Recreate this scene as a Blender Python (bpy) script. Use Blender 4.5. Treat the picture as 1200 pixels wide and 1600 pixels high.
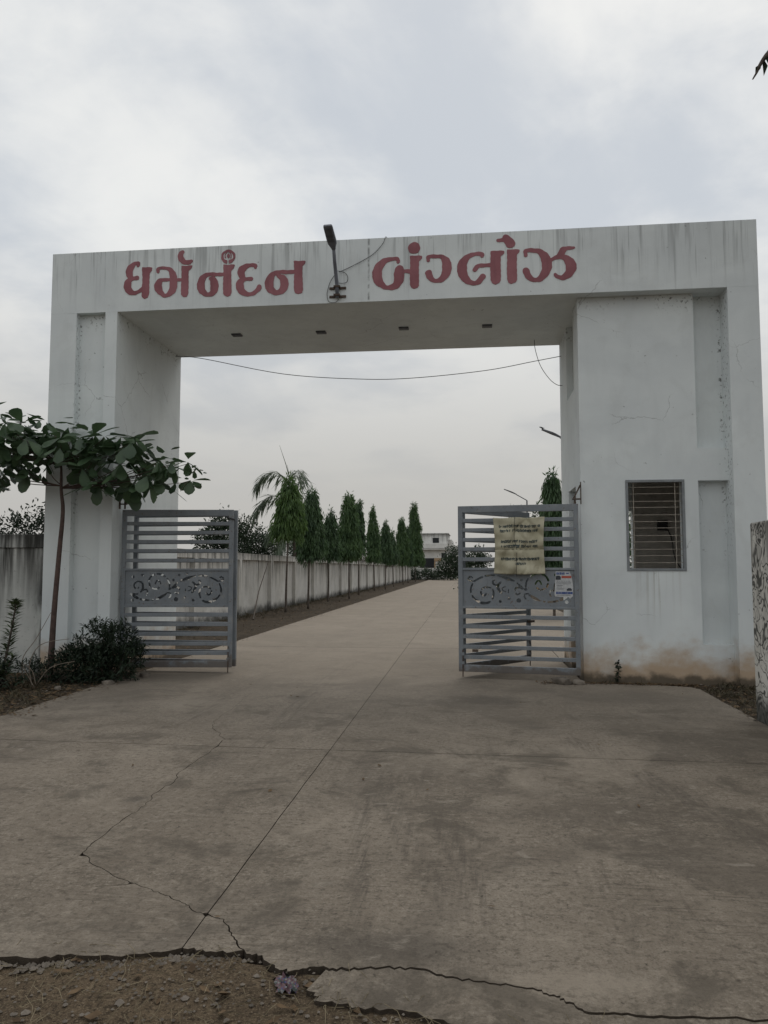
import bpy, bmesh, math, random
import numpy as np
from mathutils import Vector, Matrix, Euler, noise as mnoise
R = math.radians
for o in list(bpy.data.objects): bpy.data.objects.remove(o)
scn = bpy.context.scene
col = scn.collection
random.seed(7); rng = np.random.default_rng(7)

# ------------------------------------------------------------------ camera, sky, sun, exposure
cam_d = bpy.data.cameras.new('camera'); cam = bpy.data.objects.new('camera', cam_d); col.objects.link(cam)
cam_d.sensor_fit = 'VERTICAL'; cam_d.sensor_height = 36; cam_d.lens = 36*1202/1600
cam_d.clip_start = 0.05; cam_d.clip_end = 6000
cam.location = (0, 0, 1.5)
cam.rotation_euler = (R(90+4.19), 0, R(6.66))
scn.camera = cam

SUN_EL, SUN_AZ = 58, 12          # degrees; azimuth from +Y towards +X (ahead of the camera)
w = bpy.data.worlds.new('World'); scn.world = w; w.use_nodes = True

class NT:
    """short hands for building node trees"""
    def __init__(s, tree): s.t = tree; s.n = tree.nodes; s.l = tree.links
    def new(s, typ, **kw):
        nd = s.n.new(typ)
        for k, v in kw.items(): setattr(nd, k, v)
        return nd
    def put(s, sock, v):
        if v is None: return
        if isinstance(v, bpy.types.NodeSocket): s.l.new(v, sock)
        else:
            if isinstance(v, (tuple, list)) and len(v) == 3 and sock.type == 'RGBA': v = (*v, 1)
            sock.default_value = v
    def math(s, op, a, b=None, c=None, clamp=False):
        nd = s.new('ShaderNodeMath', operation=op, use_clamp=clamp)
        s.put(nd.inputs[0], a); s.put(nd.inputs[1], b)
        if c is not None: s.put(nd.inputs[2], c)
        return nd.outputs[0]
    def vmath(s, op, a, b=None):
        nd = s.new('ShaderNodeVectorMath', operation=op); s.put(nd.inputs[0], a); s.put(nd.inputs[1], b); return nd.outputs[0]
    def scale(s, v, sc):
        return s.vmath('MULTIPLY', v, tuple(sc))
    def noise(s, v, scale=1, detail=4, rough=.55, dist=0, col=False):
        nd = s.new('ShaderNodeTexNoise'); s.put(nd.inputs['Vector'], v)
        nd.inputs['Scale'].default_value = scale; nd.inputs['Detail'].default_value = detail
        nd.inputs['Roughness'].default_value = rough; nd.inputs['Distortion'].default_value = dist
        return nd.outputs['Color' if col else 'Fac']
    def voro(s, v, scale=1, feature='F1', out='Distance'):
        nd = s.new('ShaderNodeTexVoronoi', feature=feature); s.put(nd.inputs['Vector'], v); nd.inputs['Scale'].default_value = scale
        return nd.outputs[out]
    def step(s, v, lo, hi):
        nd = s.new('ShaderNodeMapRange', interpolation_type='SMOOTHSTEP'); s.put(nd.inputs['Value'], v)
        nd.inputs['From Min'].default_value = lo; nd.inputs['From Max'].default_value = hi
        return nd.outputs['Result']
    def lin(s, v, lo, hi, a=0, b=1):
        nd = s.new('ShaderNodeMapRange'); s.put(nd.inputs['Value'], v)
        for k, q in zip(('From Min', 'From Max', 'To Min', 'To Max'), (lo, hi, a, b)): nd.inputs[k].default_value = q
        return nd.outputs['Result']
    def mix(s, f, a, b, mode='MIX'):
        nd = s.new('ShaderNodeMix', data_type='RGBA', blend_type=mode)
        s.put(nd.inputs['Factor'], f); s.put(nd.inputs['A'], a) if False else None
        s.put([i for i in nd.inputs if i.name == 'A' and i.type == 'RGBA'][0], a)
        s.put([i for i in nd.inputs if i.name == 'B' and i.type == 'RGBA'][0], b)
        return [o for o in nd.outputs if o.type == 'RGBA'][0]
    def sep(s, v):
        nd = s.new('ShaderNodeSeparateXYZ'); s.put(nd.inputs[0], v); return nd.outputs
    def comb(s, x, y, z):
        nd = s.new('ShaderNodeCombineXYZ'); s.put(nd.inputs[0], x); s.put(nd.inputs[1], y); s.put(nd.inputs[2], z); return nd.outputs[0]
    def bump(s, h, strength, dist, normal=None):
        nd = s.new('ShaderNodeBump'); s.put(nd.inputs['Height'], h)
        nd.inputs['Strength'].default_value = strength; nd.inputs['Distance'].default_value = dist
        if normal is not None: s.put(nd.inputs['Normal'], normal)
        return nd.outputs[0]

# overcast sky: Nishita behind a nearly closed deck of cloud, thicker and greyer towards the horizon
T = NT(w.node_tree)
bg = w.node_tree.nodes['Background']
sky = T.new('ShaderNodeTexSky', sky_type='NISHITA', sun_disc=False)
sky.sun_elevation = R(SUN_EL); sky.sun_rotation = R(SUN_AZ); sky.dust_density = 4; sky.air_density = 1.5
nish = T.mix(1.0, sky.outputs[0], (.10, .10, .10), 'MULTIPLY')
tc = T.new('ShaderNodeTexCoord').outputs['Generated']
x_, y_, z_ = T.sep(tc)
zc = T.math('MAXIMUM', z_, 0.0)
den = T.math('ADD', zc, 0.22)
pv = T.comb(T.math('DIVIDE', x_, den), T.math('DIVIDE', y_, den), 0.0)
n1 = T.noise(T.vmath('ADD', pv, (3.7, 1.2, 0)), 1.5, 6, .52, .4)
n2 = T.noise(T.vmath('ADD', T.scale(pv, (1, 1.0, 1)), (8.1, 4.3, 0)), 4.5, 7, .58, .3)
cl = T.math('ADD', T.math('MULTIPLY', n1, .78), T.math('MULTIPLY', n2, .22))
cl = T.step(cl, .38, .60)
cloud = T.mix(cl, (.570, .610, .660), (.855, .86, .845))
hz = T.step(z_, .04, .42)
cloud = T.mix(hz, (.515, .507, .488), cloud)
final = T.mix(.94, nish, cloud)
T.l.new(final, bg.inputs['Color']); bg.inputs['Strength'].default_value = 1.0

sun_d = bpy.data.lights.new('sun', 'SUN'); sun = bpy.data.objects.new('sun', sun_d); col.objects.link(sun)
sun_d.energy = 0.7; sun_d.angle = R(25); sun_d.color = (1, .96, .9)
az, el = R(SUN_AZ), R(SUN_EL)
sun_dir = Vector((math.sin(az)*math.cos(el), math.cos(az)*math.cos(el), math.sin(el)))
sun.rotation_euler = sun_dir.to_track_quat('Z', 'Y').to_euler(); sun.location = (0, 20, 30)

scn.view_settings.view_transform = 'Standard'; scn.view_settings.look = 'None'
scn.view_settings.exposure = 0; scn.view_settings.gamma = 1; scn.view_settings.use_curve_mapping = False

# ------------------------------------------------------------------ materials
def mat(name):
    m = bpy.data.materials.new(name); m.use_nodes = True
    t = NT(m.node_tree); b = m.node_tree.nodes['Principled BSDF']
    return m, t, b
def objco(t): return t.new('ShaderNodeTexCoord').outputs['Object']
def wpos(t): return t.new('ShaderNodeNewGeometry').outputs['Position']
def simple(name, c, rough=.6, metal=0, var=.12, nscale=9, bumpy=0, spec=.5):
    m, t, b = mat(name); p = wpos(t)
    n = t.noise(p, nscale, 5)
    t.put(b.inputs['Base Color'], t.mix(t.step(n, .3, .7), tuple(q*(1-var) for q in c), tuple(min(1, q*(1+var)) for q in c)))
    b.inputs['Roughness'].default_value = rough; b.inputs['Metallic'].default_value = metal
    b.inputs['Specular IOR Level'].default_value = spec
    if bumpy: t.put(b.inputs['Normal'], t.bump(t.noise(p, nscale*8, 4), bumpy, .004))
    return m
M = {}

def near_line(t, v, c, wdt):
    return t.math('SUBTRACT', 1, t.step(t.math('ABSOLUTE', t.math('SUBTRACT', v, c)), 0, wdt))
# painted plaster of the gateway: faint trowel mottling, soot runs from the top, mould in the corners, ochre splash at the foot
m, t, b = mat('gateway_plaster'); M['plaster'] = m
p = wpos(t); X, Y, Z = t.sep(p)
c = t.mix(t.step(t.noise(p, 1.1, 4), .3, .7), (.675, .712, .718), (.745, .785, .782))
c = t.mix(t.math('MULTIPLY', t.step(t.noise(t.scale(p, (1, 1, .22)), 5, 6), .45, .75), .22), c, (.52, .55, .545))
c = t.mix(t.math('MULTIPLY', t.step(t.noise(t.vmath('ADD', p, (3, 8, 2)), .55, 5, .6, .8), .46, .62), .20), c, (.50, .535, .55))
c = t.mix(t.math('MULTIPLY', t.step(t.noise(t.vmath('ADD', p, (13, 2, 6)), 2.3, 6, .66, .5), .52, .70), .16), c, (.46, .475, .46))
wv = t.vmath('ADD', p, t.scale(t.noise(p, 3.5, 4, .6, 0, True), (.22, .22, .22)))
hair = t.math('SUBTRACT', 1, t.step(t.voro(wv, 1.15, 'DISTANCE_TO_EDGE'), .0015, .006))
hair = t.math('MULTIPLY', hair, t.step(t.noise(t.vmath('ADD', p, (5, 1, 9)), .8, 2), .54, .62)); c = t.mix(t.math('MULTIPLY', hair, .5), c, (.22, .225, .22))
runs = t.noise(t.scale(p, (1, 1, .05)), 11, 3, .65)
runs2 = t.noise(t.scale(p, (1, 1, .03)), 33, 2, .6)
topm = t.step(t.math('ADD', Z, t.math('MULTIPLY', t.noise(t.scale(p, (1, 1, .02)), 9, 2), 1.9)), 6.1, 7.25)
rm = t.math('MULTIPLY', t.math('MULTIPLY', t.step(runs, .50, .70), topm), .58)
rm2 = t.math('MULTIPLY', t.math('MULTIPLY', t.step(runs2, .60, .72), topm), .5)
c = t.mix(rm, c, (.24, .25, .25)); c = t.mix(rm2, c, (.13, .135, .135))
# the construction joint of the beam
jm = t.math('MULTIPLY', near_line(t, X, -1.43, .022), t.step(t.noise(p, 14, 5), .36, .62))
jm = t.math('MULTIPLY', jm, t.step(Z, 5.22, 5.24)); c = t.mix(t.math('MULTIPLY', jm, .75), c, (.12, .125, .12))
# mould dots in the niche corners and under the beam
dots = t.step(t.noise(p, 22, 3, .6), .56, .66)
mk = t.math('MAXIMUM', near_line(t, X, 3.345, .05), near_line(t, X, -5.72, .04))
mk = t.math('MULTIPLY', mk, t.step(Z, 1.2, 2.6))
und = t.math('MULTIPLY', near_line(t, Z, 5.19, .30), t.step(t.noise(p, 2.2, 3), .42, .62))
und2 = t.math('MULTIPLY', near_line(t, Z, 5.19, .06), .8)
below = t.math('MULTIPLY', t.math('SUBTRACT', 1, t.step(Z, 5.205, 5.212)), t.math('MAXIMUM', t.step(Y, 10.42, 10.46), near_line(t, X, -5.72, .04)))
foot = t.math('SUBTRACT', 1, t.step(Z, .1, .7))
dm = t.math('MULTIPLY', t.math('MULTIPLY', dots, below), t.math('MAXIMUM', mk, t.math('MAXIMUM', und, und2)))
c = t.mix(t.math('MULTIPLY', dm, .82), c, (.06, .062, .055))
spk = t.math('MULTIPLY', t.math('MULTIPLY', t.step(t.noise(p, 17, 2, .4), .72, .77), t.step(t.noise(p, 1.3, 2), .5, .62)), .6)
c = t.mix(spk, c, (.16, .165, .16))
# runs of rust under the window
wm = t.math('MULTIPLY', t.math('MULTIPLY', near_line(t, X, 2.42, .46), t.step(t.noise(t.scale(p, (1, 1, .02)), 17, 2), .52, .66)),
            t.math('MULTIPLY', t.step(Z, .62, 1.4), t.math('SUBTRACT', 1, t.step(Z, 1.44, 1.48))))
c = t.mix(t.math('MULTIPLY', wm, .38), c, (.28, .25, .20))
# splash zone
sn = t.noise(t.scale(p, (1, 1, 1.3)), 2.4, 6, .62)
sp = t.step(t.math('SUBTRACT', t.math('ADD', t.math('MULTIPLY', sn, 1.0), .12), Z), .02, .52)
c = t.mix(t.math('MULTIPLY', sp, .85), c, (.42, .285, .165))
bm_ = t.step(t.math('SUBTRACT', t.math('MULTIPLY', t.noise(p, 5, 5), .34), Z), .02, .14)
c = t.mix(t.math('MULTIPLY', bm_, .85), c, (.07, .06, .045))
t.put(b.inputs['Base Color'], c); b.inputs['Roughness'].default_value = .85; b.inputs['Specular IOR Level'].default_value = .25
bh = t.math('ADD', t.math('MULTIPLY', t.noise(p, 2.2, 3), 1.0), t.math('MULTIPLY', t.noise(p, 45, 4), .18))
t.put(b.inputs['Normal'], t.bump(bh, .35, .012))

def weathered(name, base, base2, streak, topz, footz, dark=(.045, .045, .04), runsc=7, blot=0, edge=None):
    m, t, b = mat(name); p = wpos(t); X, Y, Z = t.sep(p)
    c = t.mix(t.step(t.noise(p, 1.4, 5), .3, .7), base, base2)
    ru = t.noise(t.scale(p, (1, 1, .06)), runsc, 4, .65)
    tm = t.step(t.math('ADD', Z, t.math('MULTIPLY', t.noise(t.scale(p, (1, 1, .05)), 4, 3), 2.6)), topz-.1, topz+1.3)
    c = t.mix(t.math('MULTIPLY', t.math('MULTIPLY', t.step(ru, .42, .62), tm), streak), c, dark)
    tb = t.math('MULTIPLY', t.step(t.math('ADD', Z, t.math('MULTIPLY', t.noise(p, 6, 5), .30)), topz+.0, topz+.26), .8)
    c = t.mix(t.math('MULTIPLY', tb, streak), c, dark)
    if edge is not None:
        em = t.math('MULTIPLY', t.math('SUBTRACT', 1, t.step(t.math('ABSOLUTE', t.math('SUBTRACT', t.math('ADD', X, t.math('MULTIPLY', t.noise(t.scale(p, (1, 1, .4)), 6, 4), .16)), edge+.08)), .02, .22)), t.step(t.noise(t.scale(p, (1, 1, .25)), 9, 5), .25, .55))
        c = t.mix(t.math('MULTIPLY', em, .93), c, (.022, .022, .02))
    fm = t.step(t.math('SUBTRACT', t.math('MULTIPLY', t.noise(p, 2.6, 6, .65), 2*footz), Z), -.05, .28)
    c = t.mix(t.math('MULTIPLY', fm, .88), c, dark)
    if blot:
        bb = t.noise(p, 4.2, 2, .45, 1.6)
        ring = t.math('SUBTRACT', 1, t.step(t.math('ABSOLUTE', t.math('SUBTRACT', bb, .5)), .012, .05))
        ring = t.math('MAXIMUM', ring, t.step(bb, .60, .66)); ring = t.math('MULTIPLY', ring, t.step(t.noise(p, 2.1, 2), .32, .44))
        c = t.mix(t.math('MULTIPLY', ring, .9), c, (.05, .05, .045))
    c = t.mix(t.math('MULTIPLY', t.step(t.noise(p, 21, 4), .58, .72), .35), c, (.10, .10, .09))
    t.put(b.inputs['Base Color'], c); b.inputs['Roughness'].default_value = .92; b.inputs['Specular IOR Level'].default_value = .2
    t.put(b.inputs['Normal'], t.bump(t.math('ADD', t.noise(p, 5, 4), t.math('MULTIPLY', t.noise(p, 40, 4), .3)), .5, .012))
    return m
M['roadwall'] = weathered('boundary_wall_plaster', (.50, .48, .44), (.62, .60, .56), .75, 1.95, .30)
M['streetwall'] = weathered('street_wall_plaster', (.44, .45, .43), (.56, .56, .53), .98, 1.95, .12, runsc=6, edge=-6.2)
M['sidewall'] = weathered('side_wall_plaster', (.60, .58, .53), (.72, .70, .65), .6, 1.92, .34, blot=1)
M['house'] = weathered('house_plaster', (.62, .61, .58), (.74, .73, .70), .4, 6.0, .2, runsc=3)
M['tan'] = simple('tan_stone', (.36, .25, .15), .8)
M['redpaint'] = None
# worn maroon letter paint
m, t, b = mat('letter_paint'); M['redpaint'] = m; p = wpos(t)
c = t.mix(t.step(t.noise(p, 2.5, 5), .35, .65), (.250, .085, .100), (.320, .125, .142))
edge = t.step(t.noise(p, 26, 5, .7), .66, .74)
c = t.mix(t.math('MULTIPLY', edge, t.step(t.noise(p, 2.1, 2), .48, .60)), c, (.45, .36, .36))
c = t.mix(t.math('MULTIPLY', t.step(t.noise(t.scale(p, (1, 1, .08)), 16, 3), .52, .7), .35), c, (.16, .06, .07))
t.put(b.inputs['Base Color'], c); b.inputs['Roughness'].default_value = .7
# grey gate enamel with scuffs and rust
m, t, b = mat('gate_enamel'); M['gate'] = m; p = wpos(t); X, Y, Z = t.sep(p)
c = t.mix(t.step(t.noise(p, 3, 5), .3, .7), (.165, .185, .205), (.215, .235, .255))
c = t.mix(t.math('MULTIPLY', t.step(t.noise(t.scale(p, (1, 1, .3)), 13, 6, .65), .56, .72), .5), c, (.11, .115, .12))
c = t.mix(t.math('MULTIPLY', t.step(t.noise(p, 34, 4, .6), .61, .68), .7), c, (.115, .07, .045))
c = t.mix(t.math('MULTIPLY', t.step(t.noise(t.vmath('ADD', p, (4, 4, 4)), 6, 6, .7), .52, .70), .45), c, (.27, .265, .25))
low = t.step(t.math('SUBTRACT', t.math('MULTIPLY', t.noise(p, 8, 5), .5), Z), .0, .12)
c = t.mix(t.math('MULTIPLY', low, .7), c, (.10, .075, .055))
t.put(b.inputs['Base Color'], c); b.inputs['Roughness'].default_value = .48
t.put(b.inputs['Normal'], t.bump(t.noise(p, 30, 4), .15, .003))
M['darkmetal'] = simple('dark_galvanised', (.10, .105, .12), .5, .3, .2, 20)
M['rusty'] = simple('rusted_iron', (.09, .065, .05), .8, .2, .35, 30)
M['lampgrey'] = simple('lamp_grey_paint', (.15, .16, .185), .45, .1, .12, 12)
M['cable'] = simple('cable_black', (.035, .035, .035), .6)
M['black'] = simple('dark_fitting', (.02, .02, .022), .6)
M['barpaint'] = simple('grille_bar_paint', (.30, .27, .225), .6, 0, .3, 25)
M['winframe'] = simple('window_frame_paint', (.20, .215, .225), .5, 0, .15, 10)
M['darkroom'] = simple('cabin_interior_plaster', (.46, .43, .39), .9)
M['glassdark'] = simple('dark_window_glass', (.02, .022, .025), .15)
M['paper'] = simple('poster_paper', (.50, .51, .52), .7, 0, .10, 40)
M['ink_blue'] = simple('poster_blue_ink', (.05, .09, .26), .7); M['ink_red'] = simple('poster_red_ink', (.42, .09, .06), .7)
M['ink_dark'] = simple('poster_dark_ink', (.045, .05, .06), .7); M['ink_green'] = simple('banner_ink', (.03, .05, .055), .8, 0, .3, 40)
M['lid'] = simple('wrapper_print', (.25, .08, .14), .35, 0, .9, 60)
# banner cloth
m, t, b = mat('banner_cloth'); M['cloth'] = m; p = wpos(t)
c = t.mix(t.step(t.noise(p, 5, 5), .3, .7), (.37, .345, .24), (.48, .45, .335))
c = t.mix(t.math('MULTIPLY', t.step(t.noise(p, 15, 6, .7), .55, .7), .35), c, (.20, .165, .10))
t.put(b.inputs['Base Color'], c); b.inputs['Roughness'].default_value = .75
t.put(b.inputs['Normal'], t.bump(t.noise(p, 30, 4), .3, .006))
# concrete
m, t, b = mat('road_concrete'); M['concrete'] = m; p = wpos(t); X, Y, Z = t.sep(p)
n_big = t.noise(p, .42, 4, .55, .4); n_mid = t.noise(p, 2.1, 6, .62, .5); n_fin = t.noise(p, 16, 6, .7); n_grit = t.noise(p, 85, 3, .75); n_g2 = t.noise(t.vmath('ADD', p, (3, 9, 2)), 42, 4, .75)
c = t.mix(t.step(n_big, .32, .68), (.158, .131, .106), (.236, .199, .164))
c = t.mix(t.math('MULTIPLY', t.step(n_mid, .44, .72), .55), c, (.285, .245, .205))
c = t.mix(t.math('MULTIPLY', t.step(t.noise(t.vmath('ADD', p, (9, 3, 0)), 1.3, 6, .66, .8), .50, .74), .72), c, (.108, .088, .069))
c = t.mix(t.math('MULTIPLY', t.step(n_fin, .47, .70), .55), c, (.315, .272, .228))
c = t.mix(t.math('MULTIPLY', t.step(t.noise(t.vmath('ADD', p, (2, 7, 1)), 23, 5, .7), .50, .64), .62), c, (.085, .070, .055))
c = t.mix(t.math('MULTIPLY', t.step(n_grit, .50, .64), .45), c, (.070, .058, .046))
wornm = t.step(t.noise(t.vmath('ADD', p, (21, 4, 0)), 1.5, 5, .62, .7), .40, .62)
c = t.mix(t.math('MULTIPLY', t.math('MULTIPLY', t.step(n_g2, .52, .66), wornm), .60), c, (.350, .305, .258))
c = t.mix(t.math('MULTIPLY', t.math('MULTIPLY', t.step(n_g2, .46, .34), t.math('ADD', t.math('MULTIPLY', wornm, .75), .12)), .70), c, (.075, .062, .050))
sk = t.noise(t.scale(t.vmath('ADD', p, (2, 0, 0)), (22, 1.1, 1)), 1.0, 4, .65, .3); skm = t.step(t.noise(t.vmath('ADD', p, (50, 4, 0)), .8, 3, .6), .46, .62)
c = t.mix(t.math('MULTIPLY', t.math('MULTIPLY', t.step(sk, .55, .70), skm), .38), c, (.085, .070, .057))
c = t.mix(t.math('MULTIPLY', t.math('MULTIPLY', t.step(sk, .42, .30), skm), .30), c, (.330, .285, .240))
gr = t.voro(p, 60); c = t.mix(t.math('MULTIPLY', t.math('SUBTRACT', 1, t.step(gr, .05, .30)), .30), c, (.34, .31, .28))
# broom lines across the slab
broom = t.noise(t.scale(p, (.9, 26, 1)), 2.2, 5, .6)
bmsk = t.step(t.noise(t.vmath('ADD', p, (4, 1, 0)), 1.1, 3), .46, .64)
c = t.mix(t.math('MULTIPLY', t.math('MULTIPLY', t.step(broom, .52, .66), bmsk), .55), c, (.075, .062, .050))
# tyre arcs (x = a + b*(y-c) + d*(y-c)^2)
def arc(a, b1, c0, d, wd, y0, y1, ribs):
    dy = t.math('SUBTRACT', Y, c0)
    xc = t.math('ADD', t.math('ADD', a, t.math('MULTIPLY', dy, b1)), t.math('MULTIPLY', t.math('MULTIPLY', dy, dy), d))
    dx = t.math('SUBTRACT', X, xc)
    msk = t.math('SUBTRACT', 1, t.step(t.math('ABSOLUTE', dx), wd*.45, wd))
    rb = t.math('ADD', t.math('MULTIPLY', t.math('SINE', t.math('MULTIPLY', dx, ribs)), .22), .7)
    along = t.math('MULTIPLY', t.step(Y, y0, y0+.7), t.math('SUBTRACT', 1, t.step(Y, y1-.9, y1)))
    br = t.math('MULTIPLY', t.step(t.noise(t.scale(p, (30, 1.6, 1)), 1.0, 5, .7), .40, .58), t.step(t.noise(t.scale(p, (2.2, .8, 1)), 1, 4, .6), .28, .52))
    return t.math('MULTIPLY', t.math('MULTIPLY', msk, rb), t.math('MULTIPLY', along, br))
for a in ((1.19, -.30, 5.92, -.030, .15, 3.0, 8.2, 95), (-.50, -.17, 3.4, .02, .07, 2.9, 5.9, 60), (-.32, -.30, 4.20, .06, .12, 3.0, 6.2, 75),
          (-.10, -.20, 4.2, .03, .10, 3.1, 5.4, 80), (-1.9, -.05, 8, .01, .16, 6, 13, 60), (-2.9, -.02, 9, .001, .2, 6.5, 40, 40)):
    c = t.mix(t.math('MULTIPLY', arc(*a), .52), c, (.060, .050, .043))
def spot(cx, cy, rx, ry, s):
    e = t.vmath('MULTIPLY', t.vmath('SUBTRACT', p, (cx, cy, 0)), (1/rx, 1/ry, 0))
    nd = t.new('ShaderNodeVectorMath', operation='LENGTH'); t.put(nd.inputs[0], e)
    d = t.math('ADD', nd.outputs['Value'], t.math('MULTIPLY', t.math('SUBTRACT', t.noise(p, 4, 5), .5), 1.2))
    return t.math('MULTIPLY', t.math('SUBTRACT', 1, t.step(d, .2, 1.1)), s)
for a in ((.12, 8.95, .62, .55, .85), (-2.05, 8.92, .22, .25, .75), (-1.28, 10.0, .35, .3, .4), (-.3, 3.15, .5, .22, .5), (1.6, 9.4, 1.0, .6, .4), (2.1, 7.0, .7, .8, .3), (-2.2, 4.9, .10, .12, .55), (-4.2, 8.6, .8, 1.6, .4), (-3.9, 10.4, .9, .5, .5)):
    c = t.mix(spot(*a), c, (.052, .045, .040))
pit = t.math('MULTIPLY', t.step(t.noise(t.vmath('ADD', p, (1, 2, 5)), 27, 3, .5, .6), .69, .73), .8); c = t.mix(pit, c, (.055, .045, .036))
scr = t.noise(t.scale(t.vmath('ADD', p, (0, 5, 0)), (1.6, 30, 1)), 3.0, 3, .6); c = t.mix(t.math('MULTIPLY', t.math('MULTIPLY', t.step(scr, .62, .70), t.step(t.noise(t.vmath('ADD', p, (7, 7, 0)), .9, 3), .5, .62)), .6), c, (.060, .050, .042))
dus = t.noise(t.vmath('ADD', p, (31, 11, 0)), .75, 7, .68, 1.2); c = t.mix(t.math('MULTIPLY', t.step(dus, .52, .70), .5), c, (.305, .262, .218))
grm = t.noise(t.vmath('ADD', p, (17, 41, 0)), 1.7, 8, .72, .6); c = t.mix(t.math('MULTIPLY', t.step(grm, .50, .64), .68), c, (.088, .074, .060))
gr3 = t.noise(t.vmath('ADD', t.scale(p, (1, .8, 1)), (71, 23, 0)), .62, 6, .66, 1.0); c = t.mix(t.math('MULTIPLY', t.step(gr3, .50, .66), .52), c, (.100, .084, .070))
sc2 = t.noise(t.vmath('ADD', t.scale(p, (1, 1.6, 1)), (13, 77, 0)), 5.5, 6, .72, .8); c = t.mix(t.math('MULTIPLY', t.math('MULTIPLY', t.step(sc2, .56, .70), t.step(gr3, .42, .58)), .55), c, (.330, .292, .250))
# the concrete turns paler from mid-apron on into the drive
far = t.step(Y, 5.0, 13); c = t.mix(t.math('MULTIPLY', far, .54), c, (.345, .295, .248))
orand = t.new('ShaderNodeObjectInfo').outputs['Random']
c = t.mix(1.0, c, t.mix(orand, (.92, .92, .88), (1.0, 1.0, .96)), 'MULTIPLY')
nz_ = t.sep(t.new('ShaderNodeNewGeometry').outputs['True Normal'])[2]
c = t.mix(t.math('SUBTRACT', 1, t.step(nz_, .5, .8)), c, (.055, .043, .032))   # steep side faces coloured dark brown
t.put(b.inputs['Base Color'], c); b.inputs['Roughness'].default_value = .9; b.inputs['Specular IOR Level'].default_value = .25
hh = t.math('ADD', t.math('MULTIPLY', n_fin, .6), t.math('ADD', t.math('MULTIPLY', n_grit, .35), t.math('MULTIPLY', t.math('MULTIPLY', broom, bmsk), .5)))
t.put(b.inputs['Normal'], t.bump(hh, .9, .016))
# soil
m, t, b = mat('dry_soil'); M['soil'] = m; p = wpos(t)
c = t.mix(t.step(t.noise(p, 1.1, 6, .6), .3, .7), (.060, .044, .029), (.130, .096, .062))
c = t.mix(t.math('MULTIPLY', t.step(t.noise(p, 26, 6, .75), .47, .70), .6), c, (.200, .152, .098))
c = t.mix(t.math('MULTIPLY', t.step(t.noise(p, 55, 4, .7), .50, .62), .75), c, (.030, .023, .016))
c = t.mix(t.math('MULTIPLY', t.step(t.noise(p, 120, 3, .7), .54, .64), .6), c, (.24, .19, .13))
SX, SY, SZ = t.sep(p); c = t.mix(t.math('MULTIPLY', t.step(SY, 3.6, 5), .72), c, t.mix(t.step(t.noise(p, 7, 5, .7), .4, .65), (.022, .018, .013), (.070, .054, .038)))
t.put(b.inputs['Base Color'], c); b.inputs['Roughness'].default_value = .95; b.inputs['Specular IOR Level'].default_value = .15
t.put(b.inputs['Normal'], t.bump(t.math('ADD', t.noise(p, 18, 6, .7), t.math('MULTIPLY', t.noise(p, 90, 3), .3)), .9, .03))

def leafmat(name, dk, lt, nsc=5, trans=.25, rough=.5, spec=.4, dead=None):
    m, t, b = mat(name); p = wpos(t)
    n = t.noise(p, nsc, 3, .6)
    rnd = t.new('ShaderNodeNewGeometry').outputs['Random Per Island']
    f = t.math('ADD', t.math('MULTIPLY', t.step(n, .34, .66), .55), t.math('MULTIPLY', rnd, .45))
    c = t.mix(f, dk, lt)
    if dead: c = t.mix(t.math('GREATER_THAN', rnd, 1-dead[0]), c, dead[1])
    t.put(b.inputs['Base Color'], c); b.inputs['Roughness'].default_value = rough; b.inputs['Specular IOR Level'].default_value = spec
    tr = t.new('ShaderNodeBsdfTranslucent'); t.put(tr.inputs['Color'], t.mix(.5, c, lt))
    ms = t.new('ShaderNodeMixShader'); ms.inputs[0].default_value = trans
    t.l.new(b.outputs[0], ms.inputs[1]); t.l.new(tr.outputs[0], ms.inputs[2])
    out = [q for q in t.n if q.type == 'OUTPUT_MATERIAL'][0]; t.l.new(ms.outputs[0], out.inputs['Surface'])
    return m
M['almond'] = leafmat('broad_leaf', (.027, .056, .030), (.092, .148, .070), 3.5, .28, .42, .5)
M['ashoka'] = leafmat('drooping_leaf_dark', (.028, .060, .027), (.086, .148, .060), 1.8, .3, .5)
M['ashoka_light'] = leafmat('drooping_leaf_fresh', (.040, .085, .024), (.115, .190, .052), 2.2, .35, .5)
M['ashoka_mid'] = leafmat('drooping_leaf_mid', (.034, .074, .028), (.108, .182, .064), 2.0, .32, .5)
M['shrub'] = leafmat('dark_shrub_leaf', (.009, .017, .010), (.028, .045, .024), 7, .12, .55, .3)
M['bushfar'] = leafmat('background_leaf', (.020, .034, .020), (.050, .075, .042), 1.2, .2, .6, .3)
M['bushbrown'] = leafmat('dry_bush_leaf', (.045, .040, .026), (.105, .088, .055), 2.5, .2, .7, .2)
M['palm'] = leafmat('palm_leaf', (.060, .088, .056), (.150, .185, .120), 2, .3, .45, .4)
M['spike'] = leafmat('spike_leaf', (.035, .060, .025), (.105, .135, .062), 9, .2, .5, .3)
M['litter'] = leafmat('leaf_litter', (.055, .035, .020), (.17, .115, .065), 9, .05, .8, .2)
M['straw'] = leafmat('dry_straw', (.13, .105, .065), (.28, .235, .155), 9, .1, .8, .2)
M['bark'] = simple('grey_bark', (.085, .068, .055), .9, 0, .3, 14, .5)
M['barkred'] = simple('red_brown_bark', (.078, .050, .042), .85, 0, .25, 18, .4)
M['twig'] = simple('dry_twig', (.20, .165, .13), .9, 0, .25, 20)
M['stone'] = simple('rubble_stone', (.15, .128, .105), .9, 0, .35, 9, .6)
M['bird'] = simple('dark_plumage', (.02, .02, .022), .6)

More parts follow.
